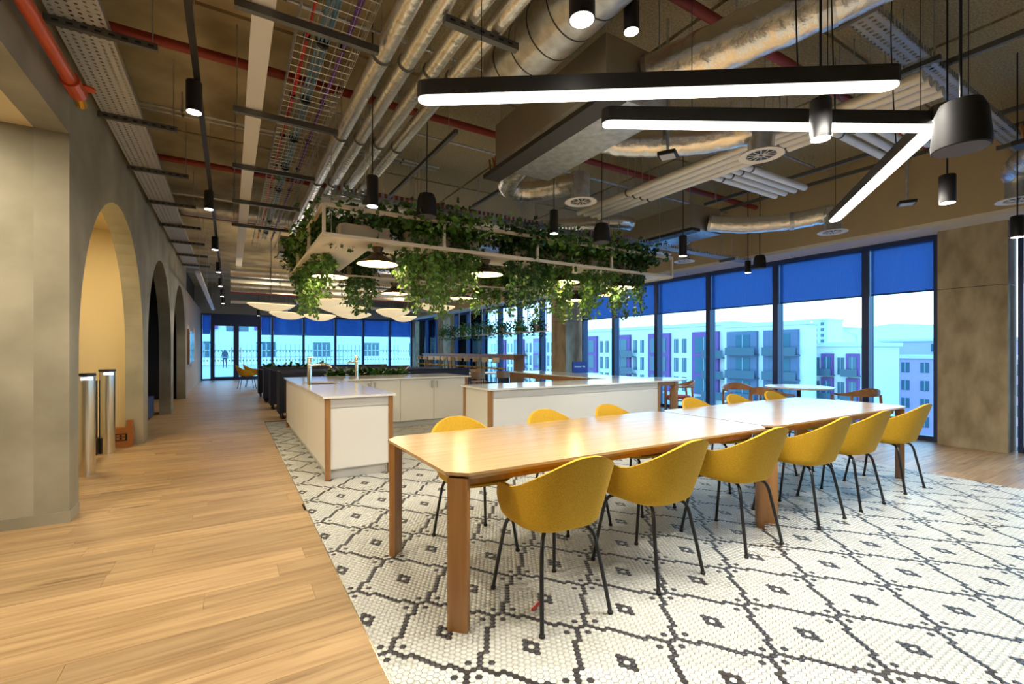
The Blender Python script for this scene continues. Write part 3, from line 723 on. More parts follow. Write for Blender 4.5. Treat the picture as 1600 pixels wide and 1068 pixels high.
# mid-floor tables and chairs seen between the counters
def simple_chair():
    t = thing('side_chair', '', 'chair', group='wooden side chairs behind the kitchen counters')
    B().box(-.2, .2, -.2, .2, .43, .46).build('seat', WOODC, t)
    for sx_ in (-1, 1):
        B().tube([(sx_*.18, .18, 0), (sx_*.18, .18, .44)], .012, 6).build('leg', BLACK, t); B().tube([(sx_*.18, -.2, 0), (sx_*.18, -.19, .6), (sx_*.18, -.23, .78)], .012, 6).build('leg', BLACK, t)
    n = 8; b = B(); vs = []
    for k in range(n+1):
        x = -.2+.4*k/n; yy = -.2-.05*math.cos(x*6)
        for d, z in ((0, .62), (.015, .62), (.015, .8), (0, .8)): vs.append((x, yy-d, z))
    b.add(vs, [(k*4+i, k*4+(i+1) % 4, k*4+4+(i+1) % 4, k*4+4+i) for k in range(n) for i in range(4)]+[(3, 2, 1, 0), (n*4, n*4+1, n*4+2, n*4+3)]); b.build('backrest', WOODC, t)
    return t
sc = simple_chair()
for i, (x, y, rz) in enumerate(((4.5, 10.75, 0), (5.25, 10.75, 0), (4.5, 11.9, PI), (5.25, 11.9, PI), (6.3, 10.75, 0))):
    o = sc if i == 0 else copy_tree(sc); o.location = (x+.9, y, 0); o.rotation_euler = (0, 0, rz)
    o['label'] = ['wooden side chair with black legs beside the end of the base cabinets', 'wooden side chair next to the one by the base cabinets', 'wooden side chair across the table from the base cabinets', 'wooden side chair across the table, nearer the high window bar', 'wooden side chair alone behind the oak counter wing'][i]
tt = thing('cafe_table', 'pale rectangular table with black legs behind the kitchen counters', 'table', (5.9, 11.25, 0))
B().box(-.9, .9, -.38, .38, .71, .735).build('table_top', mat('white table top', (.8, .84, .86), .25), tt)
for sx_ in (-1, 1): B().box(sx_*.7-.025, sx_*.7+.025, -.25, .25, 0, .71).build('leg', BLACK, tt)
# far yellow chairs and table by the doors
for i, (x, y, rz) in enumerate(((.5, 18.8, -1.4), (.75, 19.9, -1.7))):
    o = copy_tree(proto, (x, y, 0), rz, 'mustard tub chair by the far glass doors, ' + ('nearer the kitchen' if i == 0 else 'nearer the doors')); o['group'] = 'mustard chairs by the far doors'
round_table(1.35, 19.4, .5, 'round white table with the mustard chairs near the far doors')
# sofa in dark niche
sf = thing('lounge_sofa', 'navy sofa with rounded back inside the dark second arch', 'sofa', (-1.57, 10.6, 0)); base = sf.location
b = B(); P = [(.0, .05), (.5, .05), (.5, .42), (.18, .42), (.15, .78), (.08, .82), (0, .8)]; n = len(P); vs = [(-1.82+d, y, z) for y in (9.4, 11.75) for d, z in P]
b.add(vs, [tuple(range(n)), tuple(range(2*n-1, n-1, -1))]+[(i, n+i, n+(i+1) % n, (i+1) % n) for i in range(n)]); b.build('upholstery', mat('blue upholstery', (.02, .05, .17), .7), sf, base=base)
B().box(-1.78, -1.38, 9.42, 11.73, 0, .05).build('plinth', BLACK, sf, base=base)
# speed gates
for i, (x, y) in enumerate(((-1.33, 6.62), (-1.37, 7.88))):
    t = thing('speed_gate', ('brushed steel speed gate bollard nearest the plaster pillar' if i == 0 else 'brushed steel speed gate bollard beside the orange box'), 'turnstile', (x, y, 0), 0, 'speed gate bollards in the first arch')
    B().lathe([(.082, 0), (.082, 1.06)], n=28).build('body', CHROME, t, smooth=True)
    B().lathe([(.086, 1.06), (.088, 1.075), (.086, 1.09)], n=28).build('cap', BLACK, t, smooth=True)
    B().box(-.02, .075, -.087, -.079, 1.02, 1.05).build('status_light', LEDB, t)
    if i: B().box(-.2, -.1, -.03, .03, .0, .95).build('gate_post', DARKG, t); B().box(-.28, -.09, -.12, .12, 0, .2).build('gate_base', DARKG, t)
    else: B().box(-.09, -.085, .1, .9, .2, .9).build('glass_wing', GLASSD, t)
ob = thing('plywood_box', 'small orange plywood box with black symbol against the first arch reveal', 'box', (-1.3, 8.36, 0)); 
B().box(-.13, .13, -.06, .05, 0, .26).build('box_body', ORBOX, ob); B().box(.06, .12, -.06, .05, .26, .36).build('raised_corner', ORBOX, ob)
b = B()
for q in ((-.07, -.05, .08, .18), (.05, .07, .08, .18), (-.05, .05, .168, .18), (-.05, .05, .08, .092), (-.05, .05, .126, .134), (-.012, .012, .14, .16), (-.012, .012, .1, .12)): b.box(q[0], q[1], -.0625, -.06, q[2], q[3])
b.build('symbol', BLACK, ob)
# tv
tv = thing('wall_screen', 'wall mounted screen in a timber frame beyond the arches', 'screen', (XL-.03, 18.2, .95)); base = tv.location
B().box(XL-.06, XL, 17.2, 19.2, .92, 2.0).build('frame', OAKL, tv, base=base); B().box(XL, XL+.008, 17.26, 19.14, .98, 1.94).build('display', SCREEN, tv, base=base)

# ================================================================== PLANTS
def leaves(b, pts, size, rnd, droop=.5):
    for q in pts:
        d = Vector((rnd.gauss(0, 1), rnd.gauss(0, 1), rnd.gauss(-droop, .7))).normalized(); s = size*rnd.uniform(.6, 1.3)
        u = d.cross(Vector((rnd.gauss(0, 1), rnd.gauss(0, 1), rnd.gauss(0, 1)))).normalized()*s*.38; q = Vector(q); nrm = d.cross(u).normalized()*s*.1
        b.add([q, q+d*s*.5+u+nrm, q+d*s, q+d*s*.5-u+nrm], [(0, 1, 2), (0, 2, 3)])
def trailing_plant(loc, wx, wy, top, drop, n, seed, label, group, m=LEAF1, boxsize=None):
    """foliage mound over a box with strands hanging down; loc = box base centre"""
    r = random.Random(seed); t = thing('trailing_plant', label, 'plant', loc, 0, group); b = B(); s = B(); pts = []
    for k in range(int(n*.5)):
        pts.append((r.gauss(0, wx*.42), r.gauss(0, wy*.45), top*abs(r.gauss(.55, .35))+r.uniform(-.05, .05)))
    leaves(b, pts, .075, r)
    for k in range(int(n/38)):
        a = r.uniform(0, 2*PI); x, y = math.cos(a)*wx*.5*r.uniform(.6, 1.1), math.sin(a)*wy*.5*r.uniform(.8, 1.2); L_ = drop*r.uniform(.25, 1.0)*(1 if r.random() < .6 else .6)
        P = [(x*.7, y*.7, top*.5), (x, y, .02)]; q = Vector((x, y, .02))
        while L_ > 0: st_ = min(.07, L_); q = q+Vector((r.gauss(0, .012), r.gauss(0, .012), -st_)); P.append(tuple(q)); L_ -= st_
        s.tube(P, .0025, 3, caps=False)
        lp = []
        for i in range(len(P)-1):
            for _ in range(3): f = r.random(); a_, c_ = Vector(P[i]), Vector(P[i+1]); lp.append(tuple(a_+(c_-a_)*f+Vector((r.gauss(0, .018), r.gauss(0, .018), 0))))
        leaves(b, lp, .058, r, .9)
    stuff(b.build('foliage', m, t, base=(0, 0, 0))); stuff(s.build('vines', STEM, t, base=(0, 0, 0)))
    return t
# planting raft over the kitchen
RX0, RX1, RY0, RY1, RZ = .77, 5.77, 4.75, 7.75, 2.46
rf = thing('planting_raft', 'suspended white rectangular raft with open frame over the kitchen', 'ceiling raft', ((RX0+RX1)/2, (RY0+RY1)/2, RZ)); base = rf.location
for q in [(RX0, RX1, RY0, RY0+.55), (RX0, RX1, RY1-.55, RY1), (RX0, RX0+.55, RY0+.55, RY1-.55), (RX1-.55, RX1, RY0+.55, RY1-.55)]: B().box(*q, RZ, RZ+.02).build('panel', RAFTW, rf, base=base)
for z in (RZ, RZ+.29):
    for p0, p1 in (((RX0, RY0), (RX1, RY0)), ((RX0, RY1), (RX1, RY1)), ((RX0, RY0), (RX0, RY1)), ((RX1, RY0), (RX1, RY1))): B().bar((*p0, z), (*p1, z), .035, .035).build('frame_rail', RAFTW, rf, base=base)
for k in range(5):
    x = RX0+k*(RX1-RX0)/4
    for y in (RY0, RY1): B().bar((x, y, RZ), (x, y, RZ+.29), .03, .03).build('frame_post', RAFTW, rf, base=base)
for k in (1, 2):
    for x in (RX0, RX1): y = RY0+k*1.0; B().bar((x, y, RZ), (x, y, RZ+.29), .03, .03).build('frame_post', RAFTW, rf, base=base)
for (x, y) in ((RX0+.095, RY0+.15), (RX1-.1, RY0+.15), (RX0+.095, RY1-.1), (RX1-.1, RY1-.1), (3.3, RY0+.12), (3.27, RY1-.1)): B().tube([(x, y, RZ+.02), (x, y, ZR)], .004, 5).build('hanger', STEEL, rf, base=base)
PB = [(1.2, 5.0, 1, ''), (1.85, 5.0, 0, ''), (2.3, 5.0, 0, ''), (3.25, 5.0, 0, ''), (3.72, 5.0, 0, ''), (4.5, 5.0, 0, ''), (5.1, 5.0, 0, ''), (.93, 6.1, 1, ''), (.93, 6.85, 1, ''), (.93, 7.4, 1, ''), (5.55, 6.1, 1, ''), (5.55, 6.9, 1, ''), (1.75, 7.45, 0, ''), (2.85, 7.45, 0, ''), (4.0, 7.45, 0, ''), (4.7, 7.45, 0, '')]
drops = [.1, .75, .8, .7, .8, .65, .75, .6, .7, .6, .6, .6, .6, .6, .6, .6]
for i, (x, y, v, _) in enumerate(PB):
    side = 'front edge' if y < 5.2 else ('back edge' if y > 7.4 else ('corridor edge' if x < 2 else 'window edge'))
    same = [j for j, q in enumerate(PB) if ('front edge' if q[1] < 5.2 else ('back edge' if q[1] > 7.4 else ('corridor edge' if q[0] < 2 else 'window edge'))) == side]
    lab = '%s along the %s of the raft' % (ORD[same.index(i)], side)
    wx, wy = (.24, .5) if v else (.44, .24)
    if i == 0: wx, wy = .5, .24
    B_ = B().box(x-wx/2, x+wx/2, y-wy/2, y+wy/2, RZ+.02, RZ+.17)
    o = tag(B_.build('planter_box', PLBOX), 'pale planter box, ' + lab, 'planter', 'planter boxes on the raft')
    trailing_plant((x, y, RZ+.17), wx*1.15, wy*1.7, .22, drops[i]+.15, 500 if i == 0 else 2000, 40+i, 'trailing green plant spilling from the box, ' + lab, 'trailing plants on the raft', LEAF1 if i % 3 else LEAF2)
# cone pendants under the raft
def cone_pendant():
    t = thing('pendant_lamp', '', 'lamp', group='bronze cone pendants under the raft')
    b = B().lathe([(.06, .195), (.064, .185), (.04, .125), (.075, .10), (.215, .012), (.22, .005)], n=32, cap=False); b.build('shade', SHADE, t, base=(0, 0, 0), smooth=True)
    B().lathe([(.214, .007), (.074, .094), (.0, .096)], n=32, cap=False).build('reflector', SHADEI, t, base=(0, 0, 0), smooth=True)
    B().lathe([(.0, .02), (.03, .024), (.042, .045), (.03, .075), (0, .085)], n=16, cap=False).build('bulb', BULB, t, base=(0, 0, 0), smooth=True)
    B().lathe([(.08, .19), (.08, .2)], n=24).build('canopy', RAFTW, t, base=(0, 0, 0))
    return t
cp = cone_pendant()
LP = [(1.36, 5.02), (2.68, 5.02), (3.9, 5.02), (4.95, 5.02), (1.08, 6.2), (1.08, 6.9), (2.3, 7.48), (3.5, 7.48), (5.48, 5.75), (5.48, 6.7)]
for i, (x, y) in enumerate(LP):
    o = cp if i == 0 else copy_tree(cp); o.location = (x, y, RZ-.2)
    o['label'] = 'bronze cone pendant with glowing bulb, ' + ['first', 'second', 'third', 'fourth', 'first', 'second', 'first', 'second', 'first', 'second'][i] + ' under the ' + ['front', 'front', 'front', 'front', 'corridor', 'corridor', 'back', 'back', 'window', 'window'][i] + ' edge of the raft'
    light('POINT', 'pendant_bulb_light', (x, y, RZ-.215), 11, (1, .72, .38), shadow_soft_size=.05)
# paper cloud shades further back
for i, (x, y, r) in enumerate(((.9, 13.4, .55), (1.9, 11.6, .6), (2.6, 13.2, .6), (3.3, 15.2, .6), (4.2, 13.8, .6), (1.6, 16.5, .6), (5.2, 15.8, .55), (4.6, 11.4, .5), (2.6, 16.8, .5))):
    t = thing('cloud_pendant', 'large curved cream paper pendant above the booths, ' + ['over the bench end by the corridor', 'over the first bench', 'with a rounded dish outline', 'over the third bench', 'beside the hanging greenery', 'nearest the glass doors', 'towards the window bar', 'behind the raft corner', 'before the far glass wall'][i], 'lamp', (x, y, 2.35), R.uniform(0, 3), 'paper cloud pendants')
    n = 28; m_ = 8; vs = []; fs = []
    for j in range(m_+1):
        for k in range(n):
            a = 2*PI*k/n; q = j/m_; rr = r*q*(1+.12*math.sin(2*a+i)); vs.append((rr*math.cos(a), rr*.8*math.sin(a), .17*q**2.2+.03*q*math.cos(a+i)))
    for j in range(m_):
        for k in range(n): fs.append((j*n+k, j*n+(k+1) % n, (j+1)*n+(k+1) % n, (j+1)*n+k))
    o = B().add(vs+[(a, c, z+.02) for a, c, z in vs], fs+[tuple(q+len(vs) for q in reversed(f)) for f in fs]).build('shade', PAPER, t, base=(0, 0, 0), smooth=True)
    B().tube([(0, 0, .02), (0, 0, ZR-2.35)], .006, 6).build('cable', BLACK, t); B().lathe([(.04, .05), (.04, .22)], n=12).build('lamp_holder', BLACK, t)
    light('POINT', 'cloud_light', (x, y, 2.9), 14, (1, .82, .55), shadow_soft_size=.3)
# hanging planter shelf along the far windows
hs = thing('hanging_shelf', 'white hanging shelf rail on thin posts along the far windows', 'shelf', (8.2, 15.6, 1.92)); base = hs.location
B().box(8.1, 8.3, 11.4, 19.8, 1.92, 1.95).build('shelf_board', WHITEP, hs, base=base)
for k in range(9): y = 11.42+k*1.045; B().bar((8.2, y, 1.95), (8.2, y, 3.03), .02, .02).build('hanger_post', WHITEP, hs, base=base)
for i in range(8):
    y = 11.9+i*1.03
    pt = thing('potted_plant', 'bushy potted plant on the hanging shelf, %s from the concrete column' % ORD[i], 'plant', (8.2, y, 1.95), 0, 'potted plants on the hanging shelf')
    B().lathe([(.08, 0), (.11, .2), (.1, .2)], n=16).build('pot', WHITEP, pt, smooth=True)
    r = random.Random(90+i); b = B(); leaves(b, [(r.gauss(0, .13), r.gauss(0, .15), abs(r.gauss(.22, .14))-.12*(r.random() < .4)) for _ in range(350)], .09, r); stuff(b.build('foliage', LEAF1 if i % 2 else LEAF2, pt, base=(0, 0, 0)))
# broad-leaved plants in trough between counters and booths
def bushy(loc, wx, wy, h, n, seed, label):
    t = thing('broadleaf_plant', label, 'plant', loc, 0, 'broad-leaved plants behind the counters'); r = random.Random(seed); b = B()
    for k in range(n):
        x, y = r.uniform(-wx, wx), r.uniform(-wy, wy); a = r.uniform(0, 2*PI); d = Vector((math.cos(a)*.5, math.sin(a)*.5, r.uniform(.2, 1))).normalized(); L_ = r.uniform(.18, .34)*h/.35
        p0 = Vector((x, y, r.uniform(0, .12))); u = d.cross(Vector((0, 0, 1))).normalized()*.035; p1 = p0+d*L_*.5; p2 = p0+d*L_*.8+Vector((0, 0, -.02)); p3 = p0+d*L_+Vector((d.x*.04, d.y*.04, -.07))
        b.add([p0, p1+u, p1-u, p2+u*.9, p2-u*.9, p3], [(0, 1, 2), (1, 3, 4, 2), (3, 5, 4)])
    stuff(b.build('foliage', mat('glossy leaf', (.045, .15, .025), .3, rnd=.4, var=.4), t, base=(0, 0, 0)))
    B().box(-wx-.02, wx+.02, -wy-.02, wy+.02, -(loc[2]), .03).build('trough', NAVY, t, base=(0, 0, 0))
bushy((2.35, 9.35, .72), .75, .14, .36, 260, 7, 'dense glossy plant in trough directly behind the base cabinets'); bushy((1.6, 14.2, .72), .8, .14, .36, 220, 8, 'glossy leafy plant in trough among the booth benches')

# ================================================================== LIGHT FITTINGS
def light_bar(p0, p1, label, wires, cab):
    p0, p1 = Vector(p0), Vector(p1); L_ = (p1-p0).length; c = (p0+p1)/2; rz = math.atan2(p1.y-p0.y, p1.x-p0.x)
    t = thing('linear_pendant', label, 'lamp', c, rz, 'black linear pendants above the table'); n = 8; P = []
    w_ = .05
    for sx_ in (1, -1):
        for k in range(n+1): a = -PI/2+PI*k/n; P.append((sx_*(L_/2-w_+w_*math.cos(a)), sx_*w_*math.sin(a)))
    B().prism(P, .006, .082).build('housing', DARKG, t); Q = [(x*(1-.006/(L_/2)), y*.88) for x, y in P]
    B().prism(Q, 0, .007).build('diffuser', LED, t)
    for x in (L_*wires[0], L_*wires[1]): B().tube([(x, 0, .082), (x, 0, ZR-c.z)], .0022, 5).build('suspension_wire', BLACK, t)
    B().tube(smooth_path([(L_*cab, 0, .082), (L_*cab, .02, .5), (L_*cab, .03, 1.0), (L_*cab, 0, ZR-c.z)], 5), .004, 5).build('power_cable', BLACK, t)
    light('AREA', 'linear_pendant_light', (c.x, c.y, c.z-.012), 36, (1, .93, .82), None, (0, 0, rz), shape='RECTANGLE', size=L_-.06, size_y=.08)
light_bar((.80, 2.22, 2.58), (2.70, .91, 2.58), 'black linear pendant with glowing underside, running nearest the corridor', (-.36, .36), .3)
light_bar((1.78, 1.95, 2.6), (3.72, .84, 2.6), 'black linear pendant with glowing underside, partly behind a cylinder spotlight', (-.27, .45), .1)
light_bar((3.36, .92, 2.62), (5.16, 2.27, 2.62), 'black linear pendant with glowing underside, slanting towards the windows', (-.36, .46), -.2)
def can(loc, r, h, label, group, up, spot=0, rx=0, col=(1, .9, .75)):
    t = thing('cylinder_spotlight', label, 'lamp', loc, 0, group)
    B().lathe([(r, 0), (r, h), (r*.9, h+.006)], n=24).build('housing', BLACK, t, smooth=True)
    B().lathe([(r*.97, -.001), (r*.97, .0), (r*.8, .001)], n=24, cap=False).build('rim', DARKG, t)
    B().lathe([(r*.9, -.002), (r*.9, .002)], n=24).build('lens', LEDW, t)
    B().tube([(0, 0, h), (0, 0, up-loc[2])], .006, 6).build('stem', BLACK, t)
    if spot: light('SPOT', 'spot_beam', (loc[0], loc[1], loc[2]-.02), spot, col, None, (rx, 0, 0), spot_size=1.7, spot_blend=.45, shadow_soft_size=.04)
g = 'black cylinder spotlights on pendants'
can((1.066, 4.1, 2.6), .05, .26, 'black cylinder pendant spotlight beside the raft front corner', g, ZR, 55)
can((3.18, 4.28, 2.68), .05, .26, 'black cylinder pendant spotlight in front of the raft middle', g, ZR, 55)
can((2.64, 1.22, 2.44), .05, .2, 'black cylinder spotlight hanging in front of the second light bar', g, ZR, 55)
can((4.55, 1.24, 2.43), .05, .2, 'black cylinder pendant spotlight beside the slanting light bar', g, ZR, 55)
can((5.1, 4.02, 2.58), .05, .26, 'black cylinder pendant spotlight before the right end of the raft', g, ZR, 80)
can((6.5, 1.26, 2.43), .05, .2, 'black cylinder pendant spotlight in front of the concrete column', g, ZR, 170)
can((1.26, 1.5, 2.72), .055, .2, 'large black cylinder spotlight below the spiral duct', g, ZR, 55)
can((2.22, 2.15, 3.4), .05, .2, 'black cylinder spotlight high on the track beside the fan coil', g, ZR, 60)
can((7.75, 4.75, 2.7), .05, .2, 'black cylinder pendant spotlight beside the small bell speaker', g, ZR, 60)
tk = thing('lighting_track', 'black lighting track running the length of the corridor ceiling', 'light track', (-.21, 10, 3.33))
B().box(-.02, .02, -10, 11.5, 0, .035).build('rail', BLACK, tk)
for k in range(8): B().tube([(0, -9+k*2.8, .035), (0, -9+k*2.8, ZR-3.33)], .003, 5).build('suspension_wire', STEEL, tk)
for i, y in enumerate((1.6, 4.15, 6.9, 9.6, 12.3, 15.0, 17.7, 20.4)):
    can((-.23, y, 3.1), .052, .22, 'black track spotlight over the corridor, %s along the track' % ORD[i], 'track spotlights', 3.335, 62 if i else 80, 0, (1, .86, .66))
for i, (x, y, z, r, h, lab) in enumerate(((1.76, 4.6, 2.74, .105, .24, 'black bell speaker hanging before the raft'), (4.0, 4.38, 2.7, .105, .24, 'black bell speaker hanging before the middle right of the raft'), (2.75, .705, 2.22, .1, .21, 'large black bell speaker beside the slanting light bar'), (7.6, 4.45, 2.72, .1, .22, 'small black bell speaker near the windows'))):
    t = thing('pendant_speaker', lab, 'speaker', (x, y, z), 0, 'black bell speakers')
    B().lathe([(r, 0), (r*1.02, .03), (r*.9, h*.75), (r*.72, h*.96), (r*.5, h)], n=28).build('cabinet', BLKPL, t, smooth=True); B().lathe([(r*.93, -.003), (r*.93, .001)], n=28).build('grille', mat('speaker grille', (.10, .10, .12), .7), t)
    B().tube(smooth_path([(0, 0, h), (0, 0, h+.3), (.01, 0, ZC-z-.2), (0, 0, ZR-z)], 4), .006, 6).build('cable', BLACK, t)

# ================================================================== CEILING SERVICES
def rods(t, pts, z0, base): 
    for (x, y) in pts: B().tube([(x, y, z0), (x, y, ZR)], .005, 5).build('threaded_rod', STEEL, t, base=base)
def pipe(name, label, cat, pts, r, m, group=None, n=10, bands=None, smooth=True):
    V = [Vector(q) for q in pts]; base = Vector(V[0]); t = thing(name, label, cat, base, 0, group)
    B().tube(V, r, n).build('pipe_run', m, t, base=base, smooth=smooth)
    L_ = (V[1]-V[0])
    if bands:
        for f in bands:
            c = V[0]+L_*f; d = L_.normalized()*.012; B().tube([c-d, c+d], r*1.12, n).build('clamp', STRUT, t, base=base); B().tube([c+Vector((0, 0, r)), (c.x, c.y, ZR)], .005, 5).build('threaded_rod', STEEL, t, base=base)
    return t
# perforated tray on the left
ty = thing('perforated_tray', 'perforated galvanised cable tray along the plaster wall', 'cable tray', (-.87, 6.5, 3.55)); base = ty.location
B().box(-1.02, -.72, -.5, 15, 3.55, 3.553).build('tray_bed', PERF, ty, base=base); B().box(-1.022, -1.02, -.5, 15, 3.55, 3.6).box(-.72, -.718, -.5, 15, 3.55, 3.6).build('tray_side', STEEL, ty, base=base)
for k in range(9):
    y = 2.75+1.45*k; o = B().box(-1.05, -.45, y-.02, y+.02, 3.5, 3.548).build('support_channel', STRUT, ty, base=base)
    b = B()
    for q in range(8): b.box(-1.01+q*.072, -.975+q*.072, y-.0215, y-.0195, 3.515, 3.53)
    so = stuff(b.build('channel_slots', BLACK, o, base=(0, 0, 0))); so.location = -base
    rods(ty, [(-.48, y)], 3.5, base)
# white trunking and wire basket
tw = thing('cable_trunking', 'white cable trunking running beside the wire basket', 'trunking', (.18, 6.5, 3.5)); B().box(-.06, .06, -7, 7.5, 0, .06).build('trunking_body', WHITEP, tw); B().box(-.065, .065, -7, 7.5, -.004, 0).build('lid', WHITEP, tw)
bk = thing('wire_basket', 'galvanised wire basket tray carrying red, blue and purple cables', 'cable tray', (.6, 5.5, 3.58)); base = bk.location; b = B()
for x in [.40+.054*i for i in range(9)]: b.tube([(x, -.5, 3.58), (x, 11.5, 3.58)], .0025, 4, False)
for z in (3.62, 3.66):
    for x in (.40, .832): b.tube([(x, -.5, z), (x, 11.5, z)], .0025, 4, False)
y = -.4
while y < 11.5: b.tube([(.40, y, 3.66), (.40, y, 3.58), (.832, y, 3.58), (.832, y, 3.66)], .0025, 4, False); y += .1
b.build('wire_mesh', STEEL, bk, base=base)
for i in range(5):
    y = 3.3+1.45*i; B().box(.02, .9, y-.02, y+.02, 3.44, 3.49).build('support_channel', STRUT, bk, base=base); rods(bk, [(.05, y), (.88, y)], 3.44, base)
for nm, x0, m, cnt, rr in (('red_cable', .47, CABR, 2, .008), ('blue_cable_bundle', .58, CABB, 6, .007), ('purple_cable', .72, CABP, 2, .01)):
    t = thing(nm, {'red_cable': 'pair of red fire cables lying in the wire basket', 'blue_cable_bundle': 'bundle of pale blue data cables tied in the wire basket', 'purple_cable': 'purple cables lying in the wire basket'}[nm], 'cable', (x0, 5.5, 3.6)); base = t.location; rr_ = random.Random(len(nm))
    for k in range(cnt):
        dx = (k-(cnt-1)/2)*.013; P = smooth_path([(x0+dx+rr_.gauss(0, .006), -.4+q*1.0, 3.594+(k % 2)*.012) for q in range(12)], 4); B().tube(P, rr, 6).build('cable', m, t, base=base, smooth=True)
    for q in range(12): B().tube([(x0, q*.9, 3.6), (x0, q*.9+.03, 3.6)], .013*cnt/2+.012, 8).build('cable_tie', BLACK, t, base=base)
# four foil-lagged pipes
for i, x in enumerate((.97, 1.16, 1.36, 1.55)):
    pipe('lagged_pipe', 'silver foil lagged pipe beside the wire basket, %s from the basket' % ORD[i], 'pipe', [(x, -.5, 3.55), (x, 9.4, 3.55)], .062 if i else .07, PIPEF, 'foil lagged pipes', 14, [.25, .4, .55, .7])
pc = thing('pipe_support', 'slotted channel bracket under the two right hand lagged pipes', 'bracket', (1.42, 2.75, 3.43)); B().box(-.25, .3, -.025, .025, 0, .05).build('channel', STRUT, pc); B().tube([(.28, 0, .05), (.28, 0, ZR-3.43)], .005, 5).build('threaded_rod', STEEL, pc)
b = B()
for q in range(7): b.box(-.22+q*.072, -.185+q*.072, -.0265, -.0245, .018, .032)
stuff(b.build('channel_slots', BLACK, pc))
# spiral duct
sd = thing('spiral_duct', 'galvanised spiral round duct above the nearest light bar', 'duct', (1.95, 1.3, 3.62)); B().tube([(0, -1.8, 0), (0, 2.0, 0)], .21, 32).build('duct_shell', STEEL, sd, smooth=True)
for k in range(16): B().tube([(0, -1.7+k*.235, 0), (0, -1.69+k*.235, 0)], .2125, 32).build('seam', DARKG, sd)
for y in (-.4, 1.4): B().tube([(-.15, y, .15), (-.15, y, ZR-3.62)], .005, 5).tube([(.15, y, .15), (.15, y, ZR-3.62)], .005, 5).build('threaded_rod', STEEL, sd)
# fan coil units
def fan_coil(x0, x1, y0, y1, z0, z1, label):
    base = Vector(((x0+x1)/2, (y0+y1)/2, z0)); t = thing('fan_coil_unit', label, 'air unit', base, 0, 'ceiling fan coil units')
    B().box(x0, x1, y0, y1, z0+.012, z1).build('casing', mat('casing steel', (.50, .47, .42), .4, .85), t, base=base)
    B().box(x0-.01, x0+.18, y0-.02, y1+.25, z0-.03, z0+.012).build('drip_tray', DARKG, t, base=base); B().box(x0+.2, x1+.01, y0, y1, z0-.004, z0+.012).build('base_plate', STEEL, t, base=base)
    B().box(x0-.004, x0, y0+.02, y1-.02, z0+.03, z0+.06).build('side_flange', STEEL, t, base=base)
    b = B()
    for k in range(7): b.tube([(x0+.04+.02*(k % 3), y1+.03*k, z0+.02), (x0+.04+.02*(k % 2), y1+.03*k+.02, z0+.16)], .012, 6)
    b.build('valve_set', COPPER, t, base=base)
    for (x, y) in ((x0+.03, y0+.05), (x0+.03, y1-.05), (x1-.03, y0+.05), (x1-.03, y1-.05)): B().tube([(x, y, z1), (x, y, ZR)], .005, 5).build('threaded_rod', STEEL, t, base=base)
fan_coil(2.28, 2.92, 2.45, 4.05, 3.17, 3.6, 'galvanised fan coil unit with dark drip tray above the table')
fan_coil(5.9, 6.6, 4.5, 5.9, 3.17, 3.55, 'fan coil unit near the window bulkhead in front of the raft')
fan_coil(6.0, 6.75, -.5, .95, 3.2, 3.6, 'fan coil unit near the bulkhead above the column')
def flex(pts, r, label, m=FOIL, group='foil flexible ducts'):
    P = smooth_path(pts, 8); base = P[0]; t = thing('flexible_duct', label, 'duct', base, 0, group); rr = [r*(1+.035*math.sin(i*1.9)) for i in range(len(P))]
    B().tube(P, rr, 18).build('duct_sleeve', m, t, base=base, smooth=True)
    for k in (0, len(P)//2): B().tube([P[k], P[min(k+1, len(P)-1)]], r*1.06, 18).build('band', STEEL, t, base=base)
flex([(2.75, 4.0, 3.38), (2.72, 4.4, 3.34), (2.85, 4.75, 3.3), (3.12, 4.72, 3.28), (3.33, 4.3, 3.26), (3.36, 4.02, 3.24)], .12, 'foil flexible duct looping from the fan coil to a round diffuser')
flex([(2.9, 3.3, 3.35), (3.2, 3.25, 3.33), (3.5, 3.0, 3.3), (3.75, 2.7, 3.28), (3.92, 2.35, 3.27)], .12, 'foil flexible duct from the fan coil to the diffuser behind the light bars')
flex([(2.75, 2.5, 3.42), (2.95, 2.1, 3.48), (3.2, 1.5, 3.55), (3.45, .7, 3.6), (3.7, -.3, 3.62)], .17, 'wide foil lagged duct crossing above the light bars')
flex([(6.3, 4.5, 3.3), (6.6, 4.1, 3.22), (6.9, 3.6, 3.2), (7.05, 3.25, 3.22), (7.03, 3.1, 3.22)], .12, 'foil flexible duct beside the beige bulkhead')
flex([(6.6, .95, 3.36), (6.85, 1.2, 3.3), (7.1, 1.36, 3.26), (7.25, 1.4, 3.25)], .13, 'short foil flexible duct above the concrete column')
flex([(4.2, 6.0, 3.3), (4.6, 5.6, 3.3), (5.0, 5.2, 3.3), (5.3, 5.15, 3.3)], .1, 'foil flexible duct above the raft')
flex([(6.58, 5.2, 3.38), (6.75, 5.35, 3.32), (6.95, 5.45, 3.26)], .1, 'short foil flexible duct feeding the diffuser close to the window soffit')
def diffuser(x, y, z, label, hgt=.22):
    t = thing('round_diffuser', label, 'air diffuser', (x, y, z), 0, 'round ceiling diffusers'); B().lathe([(.105, .02), (.105, hgt+.05)], n=24).build('spigot', STEEL, t, smooth=True)
    B().lathe([(.115, .025), (.175, .012), (.18, .0), (.118, .004)], n=32, cap=False).build('ring', WHITEP, t, smooth=True); B().lathe([(.112, .008), (.112, .012)], n=24).build('throat', BLACK, t)
    for k in range(12): a = 2*PI*k/12; B().bar((.02*math.cos(a), .02*math.sin(a), .003), (.115*math.cos(a), .115*math.sin(a), .003), .008, .004).build('vane', WHITEP, t)
